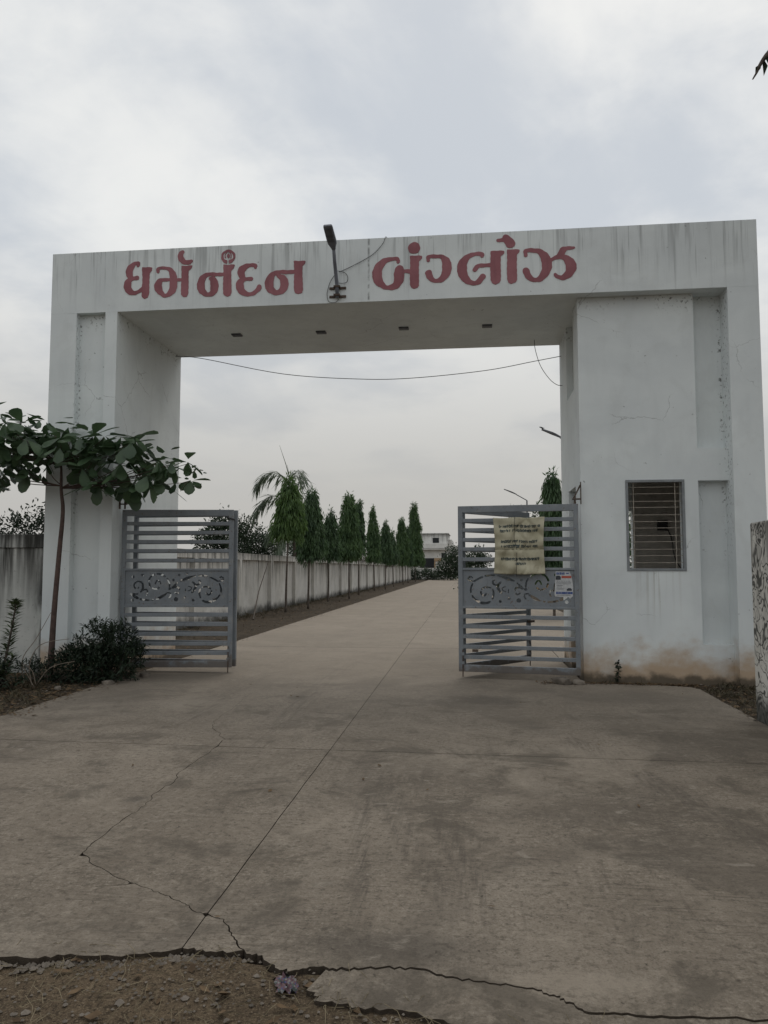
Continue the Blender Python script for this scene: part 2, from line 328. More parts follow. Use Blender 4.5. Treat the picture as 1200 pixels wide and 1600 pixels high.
# ------------------------------------------------------------------ geometry helpers
class MB:
    def __init__(s): s.v = []; s.f = []
    def add(s, vs, fs):
        o = len(s.v); s.v += [tuple(q) for q in vs]; s.f += [tuple(i+o for i in q) for q in fs]; return s
    def box(s, x0, x1, y0, y1, z0, z1, mtx=None):
        vs = [(x, y, z) for z in (z0, z1) for y in (y0, y1) for x in (x0, x1)]
        if mtx is not None: vs = [mtx @ Vector(q) for q in vs]
        return s.add(vs, [(0, 2, 3, 1), (4, 5, 7, 6), (0, 1, 5, 4), (1, 3, 7, 5), (3, 2, 6, 7), (2, 0, 4, 6)])
    def tube(s, pts, rad, n=6, cap=True):
        pts = [Vector(q) for q in pts]; k = len(pts)
        rad = rad if isinstance(rad, (list, tuple)) else [rad]*k
        vs = []; ref = None
        for i, q in enumerate(pts):
            d = (pts[min(i+1, k-1)] - pts[max(i-1, 0)]).normalized()
            if ref is None: ref = Vector((1, 0, 0)) if abs(d.x) < .8 else Vector((0, 1, 0))
            a = (ref - d*ref.dot(d)).normalized(); ref = a; bb = d.cross(a)
            vs += [q + (a*math.cos(2*math.pi*j/n) + bb*math.sin(2*math.pi*j/n))*rad[i] for j in range(n)]
        fs = [(i*n+j, i*n+(j+1) % n, (i+1)*n+(j+1) % n, (i+1)*n+j) for i in range(k-1) for j in range(n)]
        if cap: fs += [tuple(range(n-1, -1, -1)), tuple((k-1)*n+j for j in range(n))]
        return s.add(vs, fs)
    def mesh(s, name):
        me = bpy.data.meshes.new(name); me.from_pydata(s.v, [], s.f); me.update(); return me
    def build(s, name, m, parent=None, smooth=False, bevel=0, **kw):
        return link(name, s.mesh(name), m, parent, smooth, bevel, **kw)
def link(name, me, m, parent=None, smooth=False, bevel=0, **kw):
    o = bpy.data.objects.new(name, me); col.objects.link(o)
    if m is not None and not me.materials: me.materials.append(M[m] if isinstance(m, str) else m)
    if parent is not None: o.parent = parent
    if smooth: me.polygons.foreach_set('use_smooth', [True]*len(me.polygons))
    if bevel:
        md = o.modifiers.new('bevel', 'BEVEL'); md.width = bevel; md.segments = 2; md.limit_method = 'ANGLE'
    for k, v in kw.items(): o[k] = v
    return o
def thing(name, label, category, loc=(0, 0, 0), rz=0, group=None):
    o = bpy.data.objects.new(name, None); col.objects.link(o); o.location = loc; o.rotation_euler = (0, 0, rz); o.empty_display_size = .2
    o['label'] = label; o['category'] = category
    if group: o['group'] = group
    return o
def at(parent_loc, pts): return [tuple(Vector(q) - Vector(parent_loc)) for q in pts]
def catmull(P, sub=5):
    P = [np.array(q, float) for q in P]; out = []
    for i in range(len(P)-1):
        a, b2, c2, d = P[max(i-1, 0)], P[i], P[i+1], P[min(i+2, len(P)-1)]
        for k in range(sub):
            u = k/sub
            out.append(.5*((2*b2) + (c2-a)*u + (2*a-5*b2+4*c2-d)*u*u + (-a+3*b2-3*c2+d)*u**3))
    out.append(P[-1]); return np.array(out)
def jitter(pts, amp, sub=4, seed=0):
    r = random.Random(seed); out = []
    for i in range(len(pts)-1):
        a, b2 = Vector(pts[i]), Vector(pts[i+1]); d = b2-a; nrm = Vector((-d.y, d.x)).normalized() if d.length > 1e-6 else Vector((0, 0))
        for k in range(sub):
            q = a + d*(k/sub)
            if k: q = q + nrm*r.uniform(-amp, amp)
            out.append((q.x, q.y))
    out.append(tuple(pts[-1])); return out

def mask_mesh(name, x0, x1, z0, z1, res, sdf, thick):
    """solid sheet (front at y=-thick, back at y=0) of the region where sdf(x,z) < 0"""
    nx = int(math.ceil((x1-x0)/res))+1; nz = int(math.ceil((z1-z0)/res))+1
    xs = np.linspace(x0, x1, nx); zs = np.linspace(z0, z1, nz)
    G = sdf(*np.meshgrid(xs, zs)); vid = {}; V = []; Fc = []
    def corner(i, j):
        k = ('c', i, j)
        if k not in vid: vid[k] = len(V); V.append((xs[i], zs[j]))
        return vid[k]
    def cross(i0, j0, i1, j1):
        if (i1, j1) < (i0, j0): i0, j0, i1, j1 = i1, j1, i0, j0
        k = (i0, j0, i1, j1)
        if k not in vid:
            a, b2 = G[j0, i0], G[j1, i1]; u = a/(a-b2); u = min(max(u, .02), .98)
            vid[k] = len(V); V.append((xs[i0]+(xs[i1]-xs[i0])*u, zs[j0]+(zs[j1]-zs[j0])*u))
        return vid[k]
    ins = G < 0
    any_ = ins[:-1, :-1] | ins[1:, :-1] | ins[:-1, 1:] | ins[1:, 1:]
    for j, i in zip(*np.nonzero(any_)):
        cs = [(i, j), (i+1, j), (i+1, j+1), (i, j+1)]; poly = []
        for k in range(4):
            a, b2 = cs[k], cs[(k+1) % 4]
            if ins[a[1], a[0]]: poly.append(corner(*a))
            if ins[a[1], a[0]] != ins[b2[1], b2[0]]: poly.append(cross(*a, *b2))
        if len(poly) > 2: Fc.append(poly)
    bm = bmesh.new(); bv = [bm.verts.new((x, -thick, z)) for x, z in V]
    for f in Fc:
        try: bm.faces.new([bv[q] for q in f])
        except ValueError: pass
    bmesh.ops.dissolve_limit(bm, angle_limit=R(7), verts=bm.verts, edges=bm.edges)
    r = bmesh.ops.extrude_face_region(bm, geom=bm.faces[:])
    bmesh.ops.translate(bm, verts=[q for q in r['geom'] if isinstance(q, bmesh.types.BMVert)], vec=(0, thick, 0))
    bmesh.ops.recalc_face_normals(bm, faces=bm.faces)
    me = bpy.data.meshes.new(name); bm.to_mesh(me); bm.free(); return me
def sd_strokes(strokes, gx, gz):
    d = np.full(gx.shape, 1e9)
    for st in strokes:
        for (ax, az, ar), (bx, bz, br) in zip(st[:-1], st[1:]):
            vx, vz = bx-ax, bz-az; L = vx*vx+vz*vz+1e-12
            u = np.clip(((gx-ax)*vx+(gz-az)*vz)/L, 0, 1)
            d = np.minimum(d, np.hypot(gx-ax-u*vx, gz-az-u*vz)-(ar+(br-ar)*u))
    return d
def sd_poly(P, gx, gz):
    d = np.full(gx.shape, 1e9); ins = np.zeros(gx.shape, bool); n = len(P)
    for i in range(n):
        (ax, az), (bx, bz) = P[i], P[(i+1) % n]; vx, vz = bx-ax, bz-az
        u = np.clip(((gx-ax)*vx+(gz-az)*vz)/(vx*vx+vz*vz+1e-12), 0, 1)
        d = np.minimum(d, np.hypot(gx-ax-u*vx, gz-az-u*vz))
        cnd = ((az > gz) != (bz > gz)) & (gx < (bx-ax)*(gz-az)/((bz-az) if bz != az else 1e-12)+ax)
        ins ^= cnd
    return np.where(ins, -d, d)

# ------------------------------------------------------------------ ground and road
SL = -.0111                                   # the drive runs 0.64 degrees off the gateway's normal
def xl(y): return -4.72+SL*y                  # left edge of the concrete
def xj(y): return -1.128+SL*y+.0012*math.sin(y*9)                  # long joint
def xw(y): return -6.95+SL*y                  # boundary wall face
def in_slab(x, y):
    if x < xl(y)+.06 or y > 118: return False
    if y < 3.05: return x > -.95 and y > 2.74+.0*x and x > -.72+(3-y)*3.2 and x < 2.72
    if y < 10.2: return x < 2.70
    if y < 13.1: return x < 1.5
    return x < 3.25+SL*y
def gnoise(x, y, s): return mnoise.noise(Vector((x*s, y*s, 3.3)))
def ground_z(x, y):
    if in_slab(x, y): return -.13
    bump = .018*gnoise(x, y, 1.7)+.012*gnoise(x, y, 6)+.006*gnoise(x, y, 17)
    if y < 3.3: return -.024+bump*.8
    if y > 120 or abs(x) > 30: return -.06
    return -.015+bump
xs = np.unique(np.concatenate([np.linspace(-3000, -40, 10), np.linspace(-40, -9, 20), np.arange(-9, -4.4, .09), np.arange(-4.4, 1.2, .12), np.arange(1.2, 4.2, .07), np.arange(4.2, 12, .6), np.linspace(12, 40, 12), np.linspace(40, 3000, 10)]))
ys = np.unique(np.concatenate([np.linspace(-3000, -20, 8), np.linspace(-20, 1.6, 14), np.arange(1.6, 3.3, .045), np.arange(3.3, 14, .10), np.arange(14, 40, .4), np.arange(40, 122, 1.5), np.linspace(125, 4000, 14)]))
V = [(float(x), float(y), ground_z(x, y)) for y in ys for x in xs]; nx = len(xs)
Fg = [(j*nx+i, j*nx+i+1, (j+1)*nx+i+1, (j+1)*nx+i) for j in range(len(ys)-1) for i in range(nx-1)]
g = MB(); g.v = V; g.f = Fg
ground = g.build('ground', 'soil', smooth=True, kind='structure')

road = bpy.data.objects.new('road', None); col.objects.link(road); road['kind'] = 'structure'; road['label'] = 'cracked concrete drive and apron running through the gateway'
def slab(poly, z1=0.0, z0=-.16, tilt=(0, 0)):
    bm = bmesh.new()
    P = []
    for q in poly:
        if not P or (Vector(q)-Vector(P[-1])).length > 1e-4: P.append(q)
    cx = sum(q[0] for q in P)/len(P); cy = sum(q[1] for q in P)/len(P)
    vs = [bm.verts.new((x, y, z1+(x-cx)*tilt[0]+(y-cy)*tilt[1])) for x, y in P]
    f = bm.faces.new(vs); f.normal_update()
    if f.normal.z < 0: f.normal_flip()
    r = bmesh.ops.extrude_face_region(bm, geom=[f])
    bmesh.ops.translate(bm, verts=[q for q in r['geom'] if isinstance(q, bmesh.types.BMVert)], vec=(0, 0, z0-z1))
    bmesh.ops.triangulate(bm, faces=[q for q in bm.faces if len(q.verts) > 4])
    bmesh.ops.recalc_face_normals(bm, faces=bm.faces)
    me = bpy.data.meshes.new('concrete_slab'); bm.to_mesh(me); bm.free()
    return link('concrete_slab', me, 'concrete', road)
def off(line, w0, w1=None, taper=False):
    """the line pushed sideways (left of its direction) by half a crack's width"""
    out = []; n = len(line)
    for i, q in enumerate(line):
        d = Vector(line[min(i+1, n-1)])-Vector(line[max(i-1, 0)]); nn = Vector((-d.y, d.x)).normalized()
        wd = (w0 if w1 is None else w0+(w1-w0)*i/(n-1))*(.55+.9*abs(gnoise(q[0]*3, q[1]*3, 3.1)))
        out.append((q[0]+nn.x*wd, q[1]+nn.y*wd))
    return out
G2 = .0026
def yc(x): return 6.42-.018*(x+2.2)           # first cross joint
crA = jitter([(-2.167, 6.41), (-2.169, 5.902), (-2.175, 5.615), (-2.11, 5.329), (-2.138, 5.046), (-2.083, 4.801), (-2.1, 4.582), (-2.085, 4.265), (-2.081, 4.073), (-2.054, 3.954)], .012, 5, 1)
crB = jitter([(-2.054, 3.954), (-1.911, 3.813), (-1.728, 3.68), (-1.624, 3.631), (-1.494, 3.55), (-1.401, 3.512), (-1.298, 3.442), (-1.246, 3.383), (-1.17, 3.36)], .010, 5, 2)
crA2 = jitter([(-2.054, 3.954), (-2.091, 3.86), (-2.12, 3.73), (-2.129, 3.595), (-2.028, 3.439)], .008, 4, 3)
crB2 = jitter([(-1.155, 3.345), (-1.078, 3.315), (-1.021, 3.21), (-.964, 3.134), (-.91, 3.045)], .008, 5, 4)
crA3 = jitter([(-2.167, 6.44), (-2.188, 6.692), (-2.418, 7.072), (-2.551, 7.419), (-2.585, 7.851), (-2.673, 9.065), (-2.632, 9.566)], .02, 5, 5)
crC = jitter([(-1.62, 3.626), (-1.789, 3.574), (-1.958, 3.592)], .006, 5, 6)
edgeL = jitter([(-3.6, 2.84), (-3.0, 2.90), (-2.6, 2.86), (-2.223, 2.883), (-1.836, 2.903), (-1.683, 2.911), (-1.578, 2.958), (-1.395, 2.96), (-1.282, 2.998), (-1.166, 3.055)], .012, 5, 7)
edgeR = jitter([(-1.155, 3.055), (-1.039, 3.041), (-.909, 3.041), (-.831, 3.035), (-.757, 2.947), (-.691, 2.932), (-.615, 2.973), (-.541, 2.972), (-.445, 2.979), (-.351, 3.004), (-.23, 3.009), (-.132, 2.974), (-.014, 2.943), (.101, 2.939), (.213, 2.909), (.276, 2.875), (.317, 2.844), (.374, 2.788), (.502, 2.799), (.669, 2.796), (.962, 2.815), (1.5, 2.80), (2.2, 2.82), (2.74, 2.80)], .011, 6, 8)
# slabs either side of the cracks
hw = .0032
slab(off(crA, hw)[1:] + off(crB, hw)[1:] + [(xj(3.4)-G2, 3.39)] + [(xj(v)-G2-.0012*abs(gnoise(v, 0, 7)), v) for v in np.arange(3.45, 6.3, .06)] + [(xj(6.4)-G2, yc(-1.2)-.0046), (crA[0][0]+.006, yc(-2.17)-.0046)])
sl_ = off(crA2, .0026, .0004); sr_ = off(crA2, -.0026, -.0004)
sc_ = off(crC, .003, .0004); sc2 = off(crC, -.003, -.0004)
i0 = min(range(len(crB)), key=lambda i: abs(crB[i][0]-crC[0][0]))
slab([(xl(6.4), yc(-4.8)-.0046), (xl(2.84), 2.84)] + edgeL[:-1] + [(xj(3.06)-G2, 3.055), (xj(3.3)-G2, 3.33)] + off(crB, -hw)[::-1][1:len(crB)-i0] + sc_[1:-1] + sc2[::-1][:-1] + off(crB, -hw)[1:i0][::-1] + sr_[1:] + sl_[::-1][:-1] + off(crA, -hw)[::-1][1:-1] + [(crA[0][0]-.006, yc(-2.17)-.0046)])
slab([(xj(3.06)+G2, 3.052)] + edgeR[1:10] + off(crB2, -.004)[::-1][1:] + [(xj(3.34)+G2, 3.33)])
i1 = min(range(len(edgeR)), key=lambda i: abs(edgeR[i][0]+.90))
slab([(xj(3.36)+G2, 3.36)] + off(crB2, .004)[1:-1] + edgeR[i1:] + [(2.765, yc(2.765)-.0046), (xj(6.4)+G2, yc(-1.2)-.0046)] + [(xj(v)+G2+.0016*abs(gnoise(v, 9, 7)), v) for v in np.arange(6.3, 3.42, -.06)])
i2 = min(range(len(edgeR)), key=lambda i: abs(edgeR[i][0]+.56))
slab([(q[0], q[1]-.002-.010*abs(gnoise(q[0], 1.7, 5))-.012*max(0, -q[0])) for q in edgeR[i2:]] + jitter([(2.74, 2.3), (1.2, 2.35), (.5, 2.50), (.112, 2.67), (-.099, 2.681), (-.231, 2.729), (-.409, 2.739), (-.546, 2.755), (-.61, 2.839)], .014, 7, 9)[:-1], z1=-.006, z0=-.14, tilt=(.0, .012))
# second row, up to the gateway
s3, s4 = off(crA3, .004, .0003), off(crA3, -.004, -.0003)
slab([(xl(6.42), yc(-4.8)+.0046), (xl(14.6), 14.6), (xj(14.6)-G2, 14.6), (xj(6.4)-G2, yc(-1.2)+.0046)] + s3[:0] + [(-2.16, yc(-2.2)+.0046)] + s4[1:] + s3[::-1][:-1] + [(-2.175, yc(-2.2)+.0046)])
slab([(xj(6.4)+G2, yc(-1.2)+.0046), (2.765, yc(2.765)+.0046)] + jitter([(2.765, 6.4), (2.77, 8), (2.78, 10.1), (2.70, 10.27), (2.2, 10.40), (1.6, 10.42), (1.42, 10.44)], .012, 6, 12) + [(1.40, 13.05), (1.40, 14.6), (xj(14.6)+G2, 14.6)])
slab([(1.41, 13.05), (3.15, 13.05), (3.13, 14.6), (1.41, 14.6)])
ce = [14.61, 24, 35, 47.5, 62, 80, 100, 117]
for a, b2 in zip(ce[:-1], ce[1:]):
    a += .006; b2 -= .006
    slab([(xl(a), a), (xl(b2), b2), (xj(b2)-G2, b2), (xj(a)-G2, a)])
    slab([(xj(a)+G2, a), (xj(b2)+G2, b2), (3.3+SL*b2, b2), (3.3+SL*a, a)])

# ------------------------------------------------------------------ the gateway
Y0, YB, ZB, ZT = 10.4, 12.85, 5.215, 6.12
XL0, XL1, XR0, XR1 = -6.13, -5.11, 1.44, 3.756
gw = thing('entrance_gateway', 'white plastered entrance gateway arch with large maroon Gujarati lettering across its beam', 'gateway')
def relief(xs, zs, depth, yback, name, parent, axis='x'):
    """a wall in the xz plane whose cells stand at their own depth; None is an opening"""
    mb = MB(); nx, nz = len(xs)-1, len(zs)-1
    D = lambda i, j: depth[i][j] if 0 <= i < nx and 0 <= j < nz else 'edge'
    for i in range(nx):
        for j in range(nz):
            d = depth[i][j]
            if d is None: continue
            x0, x1, z0, z1 = xs[i], xs[i+1], zs[j], zs[j+1]
            mb.add([(x0, d, z0), (x1, d, z0), (x1, d, z1), (x0, d, z1)], [(0, 1, 2, 3)])
            mb.add([(x0, yback, z0), (x0, yback, z1), (x1, yback, z1), (x1, yback, z0)], [(0, 1, 2, 3)])
            for di, dj, (p0, p1) in ((-1, 0, ((x0, z1), (x0, z0))), (1, 0, ((x1, z0), (x1, z1))), (0, -1, ((x0, z0), (x1, z0))), (0, 1, ((x1, z1), (x0, z1)))):
                e = D(i+di, j+dj)
                if e == 'edge' or e is None: e = yback
                elif e <= d: continue
                mb.add([(p0[0], d, p0[1]), (p0[0], e, p0[1]), (p1[0], e, p1[1]), (p1[0], d, p1[1])], [(0, 1, 2, 3)])
    if axis == 'y':                                        # swing the sheet round: x -> y, depth -> x
        mb.v = [(q[1], q[0], q[2]) for q in mb.v]; mb.f = [tuple(reversed(f)) for f in mb.f]
    o = mb.build(name, 'plaster', parent)
    bm = bmesh.new(); bm.from_mesh(o.data); bmesh.ops.remove_doubles(bm, verts=bm.verts, dist=1e-4)
    bmesh.ops.recalc_face_normals(bm, faces=bm.faces); bm.to_mesh(o.data); bm.free()
    md = o.modifiers.new('bevel', 'BEVEL'); md.width = .0008; md.segments = 1; md.limit_method = 'ANGLE'
    return o
b_ = MB().box(XL0, XR1, Y0, YB, ZB, ZT); beam = b_.build('beam', 'plaster', gw)
# solid pylon on the left
zs_ = [-.2, .42, ZB-.001]; xs_ = [XL0, -5.733, -5.29, XL1]
relief(xs_, zs_, [[Y0, Y0], [Y0, Y0+.11], [Y0, Y0]], YB-.002, 'pylon', gw)
# guard cabin on the right: front with window and two niches, inner side with door and slot, back with opening
N1 = Y0+.2; N2 = Y0+.34; YI = Y0+.46
xs_ = [XR0, 2.03, 2.794, 2.973, 3.36, XR1]; zs_ = [-.2, .5, 1.466, 2.667, 2.685, 3.103, ZB-.001]
dep = [[N1]*6, [N1, N1, None, None, N1, N1], [N1]*6, [N1, N2, N2, N1, N1, N2], [Y0]*6]
relief(xs_, zs_, dep, YI, 'cabin_front_wall', gw)
relief([YI+.001, 11.10, 11.92, YB-.002], [-.2, 2.66, 4.06, ZB-.001], [[XR0+.002]*3, [None, XR0+.002, XR0+.10], [XR0+.002]*3], XR0+.18, 'cabin_side_wall', gw, axis='y')
relief([XR0+.181, 2.02, 2.53, XR1-.161], [-.2, .75, 2.42, ZB-.001], [[YB-.17]*3, [YB-.17, None, YB-.17], [YB-.17]*3], YB-.003, 'cabin_back_wall', gw)
MB().box(XR1-.16, XR1-.001, YI+.001, YB-.003, -.2, ZB-.001).build('cabin_outer_wall', 'plaster', gw)
MB().box(XR0+.181, XR1-.161, YI+.001, YB-.171, 2.95, 3.07).build('cabin_ceiling', 'darkroom', gw)
MB().box(XR0+.181, XR1-.161, YI+.001, YB-.171, -.05, .03).build('cabin_floor', 'darkroom', gw)
MB().box(2.531, XR1-.162, YB-.19, YB-.173, .031, 2.949).build('cabin_inner_plaster', 'darkroom', gw)
MB().box(XR1-.18, XR1-.1615, YI+.002, YB-.192, .031, 2.949).build('cabin_inner_plaster', 'darkroom', gw)
# window: frame and grille
wf = MB()
wx0, wx1, wz0, wz1 = 2.03, 2.794, 1.466, 2.685; fw = .034; fy0, fy1 = N1-.012, N1+.06
wf.box(wx0, wx1, fy0, fy1, wz1-fw, wz1); wf.box(wx0, wx1, fy0, fy1, wz0, wz0+fw)
wf.box(wx0, wx0+fw, fy0+.001, fy1-.001, wz0+fw, wz1-fw); wf.box(wx1-fw, wx1, fy0+.001, fy1-.001, wz0+fw, wz1-fw)
win = wf.build('window_frame', 'winframe', gw, bevel=.003)
hb = MB().tube([(wx0+.015, N1+.035, 0), (wx1-.015, N1+.035, 0)], .0042, 6).mesh('grille_bar')
for k in range(12):
    o = link('grille_bar', hb, 'barpaint', win); o.location = (0, 0, wz1-.10-k*.0925); o.rotation_euler = (0, random.uniform(-.004, .004), 0)
    o.location.z += wx0*0
vb = MB().tube([(0, N1+.022, wz0+.02), (0, N1+.022, wz1-.02)], .0055, 6).mesh('grille_upright')
for x in (2.135, 2.675): o = link('grille_upright', vb, 'barpaint', win); o.location.x = x
sb = MB().box(2.90, 3.06, YB-.225, YB-.19, 2.10, 2.26); sbo = sb.build('switch_board', 'black', gw, bevel=.004)
MB().tube(catmull([(3.06, YB-.20, 2.12), (3.12, YB-.20, 1.95), (3.15, YB-.20, 1.7), (3.25, YB-.20, 1.5), (3.42, YB-.20, 1.38)], 4), .008, 5).build('cable', 'cable', sbo)
# downlights recessed in the beam's underside
dl = MB().box(-.075, .075, -.06, .06, -.020, .0); dl.box(-.06, .06, -.045, .045, -.024, -.0205); dlm = dl.mesh('downlight')
for x, y in ((-3.72, 11.66), (-2.36, 11.68), (-1.05, 11.63), (.23, 11.66)):
    o = link('downlight', dlm, 'darkmetal', beam); o.location = (x, y, ZB-.001)
# hinge brackets
for sx, x, y in ((1, XL1, Y0+.22), (-1, XR0, Y0+.14)):
    hbk = MB()
    hbk.box(x+sx*.001, x+sx*.012, y-.02, y+.02, 2.36, 2.66)
    hbk.tube([(x+sx*.01, y, 2.62), (x+sx*.10, y, 2.44)], .010, 6); hbk.tube([(x+sx*.01, y, 2.43), (x+sx*.12, y, 2.43)], .012, 6)
    hbk.tube([(x+sx*.085, y, 2.36), (x+sx*.085, y, 2.47)], .014, 8)
    hbk.build('hinge_bracket', 'rusty', gw)

# painted letters, traced as strokes (x, y, half width) in tracing units, then laid on the beam's face
LA = ((.0012672, -5.74e-05), (2.28e-05, -.0012596), (-5.156514, 6.2330392))
LB = ((.0013144, -6.16e-05), (-9.7e-06, -.0013609), (-1.4702457, 6.2319627))
SH2, SH4 = 1125, 1133.3
def sh(st, dx): return [(a[0]+dx,)+tuple(a[1:]) for a in st]
def stem(P, dx=0): return [(x+dx, y) for x, y in P]
letters = [
 (LA, 'maroon first letter, like a backward three joined to a stem',
  [[(268, 262, 19), (274, 234, 18), (240, 236, 20), (200, 264, 30), (166, 320, 44), (168, 380, 38), (200, 412, 26), (255, 410, 26)],
   [(200, 412, 22), (155, 450, 36), (142, 512, 46), (168, 565, 38), (218, 588, 25), (265, 575, 22), (308, 548, 22), (338, 518, 20)]],
  [[(320, 285), (438, 287), (432, 318), (405, 345), (400, 560), (395, 605), (382, 638), (345, 652), (320, 632), (317, 560), (324, 400)]], []),
 (LA, 'maroon second letter with a curled hook above its stem',
  [[(508, 332, 20), (514, 300, 20), (560, 292, 17), (620, 297, 20), (662, 325, 30), (686, 380, 42), (690, 440, 46), (690, 505, 46), (668, 570, 37), (600, 616, 23), (546, 588, 30), (512, 530, 44), (512, 477, 42), (542, 438, 25), (600, 430, 19), (690, 428, 18), (800, 430, 17)],
   [(800, 102, 21), (776, 132, 31), (780, 180, 36), (820, 220, 29), (870, 226, 27), (904, 210, 18)]],
  [[(788, 270), (910, 265), (905, 290), (868, 325), (862, 600), (846, 628), (805, 628), (782, 600), (788, 440)]], []),
 (LA, 'maroon third letter with a round lotus disc above its stem',
  [[(1290, 367, 20), (1180, 367, 21), (1090, 371, 25), (1038, 410, 37), (1014, 485, 46), (1030, 560, 40), (1095, 602, 26), (1158, 575, 37), (1174, 500, 48), (1162, 440, 40), (1128, 412, 20)],
   [(SH2+210, 160, 82), (SH2+211, 160, 82)]],
  [stem([(155, 255), (285, 257), (275, 285), (243, 320), (242, 585), (230, 612), (200, 622), (165, 610), (152, 585), (155, 400)], SH2)],
  [sh(q, SH2) for q in ([(210, 108, 6), (186, 150, 7), (204, 192, 7)], [(210, 108, 6), (236, 150, 7), (216, 192, 7)], [(162, 138, 6), (164, 178, 8), (202, 192, 7)], [(256, 138, 6), (256, 178, 8), (216, 192, 7)], [(208, 192, 8), (206, 250, 8)], [(176, 120, 4), (160, 138, 5)], [(244, 120, 4), (258, 138, 5)])]),
 (LA, 'maroon fourth letter shaped like a numeral three turned round',
  [sh(q, SH2) for q in ([(526, 288, 17), (525, 260, 20), (470, 260, 21), (410, 277, 30), (363, 325, 45), (366, 380, 38), (400, 418, 23), (478, 418, 22)],
                        [(400, 418, 22), (352, 452, 38), (344, 512, 46), (376, 572, 36), (440, 597, 25), (500, 587, 24), (544, 550, 27), (568, 515, 29)])], [], []),
 (LA, 'maroon fifth letter, a ring joined to a tall stem',
  [sh([(975, 336, 22), (880, 340, 22), (790, 341, 23), (722, 372, 34), (684, 450, 49), (692, 530, 44), (760, 578, 29), (836, 545, 40), (858, 470, 47), (838, 412, 38), (784, 376, 21)], SH2)],
  [stem([(970, 215), (1098, 212), (1092, 240), (1062, 270), (1062, 550), (1055, 580), (1015, 590), (980, 580), (968, 545), (972, 380)], SH2)], []),
 (LB, 'maroon sixth letter with a round dot above its stem',
  [[(348, 330, 17), (340, 300, 20), (270, 300, 21), (202, 322, 32), (142, 385, 45), (125, 460, 51), (146, 540, 44), (225, 598, 23), (308, 585, 36), (353, 530, 48), (360, 460, 54), (364, 412, 48)], [(405, 428, 20), (495, 428, 20)],
   [(518, 183, 63), (519, 183, 63)]],
  [[(478, 268), (603, 266), (598, 290), (568, 320), (566, 575), (555, 598), (520, 607), (488, 595), (478, 570)]], []),
 (LB, 'maroon seventh letter, an open bracket curve without a stem',
  [[(668, 312, 18), (672, 279, 20), (740, 271, 19), (810, 277, 23), (853, 320, 41), (863, 390, 50), (853, 450, 45), (810, 508, 31), (745, 528, 20), (692, 498, 30), (672, 447, 35)]], [], []),
 (LB, 'maroon eighth letter with a wide bowl left of its stem',
  [[(1233, 268, 18), (1230, 247, 20), (1150, 250, 21), (1082, 278, 30), (1032, 340, 44), (1021, 400, 51), (1036, 470, 47), (1090, 533, 31), (1150, 551, 22), (1200, 530, 28), (1236, 482, 31)], [(1155, 410, 24), (1186, 376, 22), (1230, 366, 20), (1330, 363, 20)]],
  [stem([(187, 220), (328, 215), (325, 240), (290, 268), (288, 515), (275, 545), (235, 560), (200, 548), (187, 510)], SH4)], []),
 (LB, 'maroon upright vowel bar with a slanting flag on top',
  [sh(q, SH4) for q in ([(392, 140, 48), (350, 86, 38), (342, 70, 24)], [(330, 98, 24), (300, 104, 20), (264, 108, 16)])],
  [stem([(358, 205), (488, 203), (482, 225), (455, 250), (455, 510), (440, 540), (400, 552), (368, 540), (360, 500)], SH4)], []),
 (LB, 'maroon last letter, two joined curves with a raised tail',
  [sh(q, SH4) for q in ([(549, 262, 18), (553, 217, 22), (620, 211, 21), (690, 224, 29), (744, 280, 44), (764, 360, 51), (750, 430, 45), (700, 498, 32), (640, 515, 22), (582, 488, 30), (550, 420, 33)],
                        [(800, 318, 15), (850, 287, 20), (910, 277, 23), (970, 302, 38), (1010, 370, 54), (990, 440, 44), (930, 490, 26), (880, 484, 20), (850, 462, 18)],
                        [(905, 262, 35), (925, 216, 34), (962, 192, 21), (1038, 183, 14)])], [], []),
]
for A, lab, st, pl, cut in letters:
    k = (A[0][0]-A[1][1])/2
    conv = lambda x, y: (A[0][0]*x+A[1][0]*y+A[2][0], A[0][1]*x+A[1][1]*y+A[2][1])
    S = []
    for s in st: S.append([(*conv(q[0], q[1]), max(q[2], 3)*k) for q in catmull(s, 4)])
    P = [[conv(*q) for q in pp] for pp in pl]
    C = [[(*conv(q[0], q[1]), q[2]*k) for q in catmull(s, 3)] for s in cut]
    ax = [q[0] for s in S for q in s]+[q[0] for pp in P for q in pp]; azz = [q[1] for s in S for q in s]+[q[1] for pp in P for q in pp]
    def sdf(gx, gz):
        d = sd_strokes(S, gx, gz)
        for pp in P: d = np.minimum(d, sd_poly(pp, gx, gz)-.004)
        if C: d = np.maximum(d, -sd_strokes(C, gx, gz))
        wob = .0022*np.sin(gx*61+gz*17)+.0018*np.sin(gz*83-gx*29)
        return d+wob
    me = mask_mesh('letter', min(ax)-.12, max(ax)+.12, min(azz)-.12, max(azz)+.12, .0085, sdf, .006)
    o = link('letter', me, 'redpaint', gw); o.location = (0, Y0-.0005, 0); o['label'] = lab

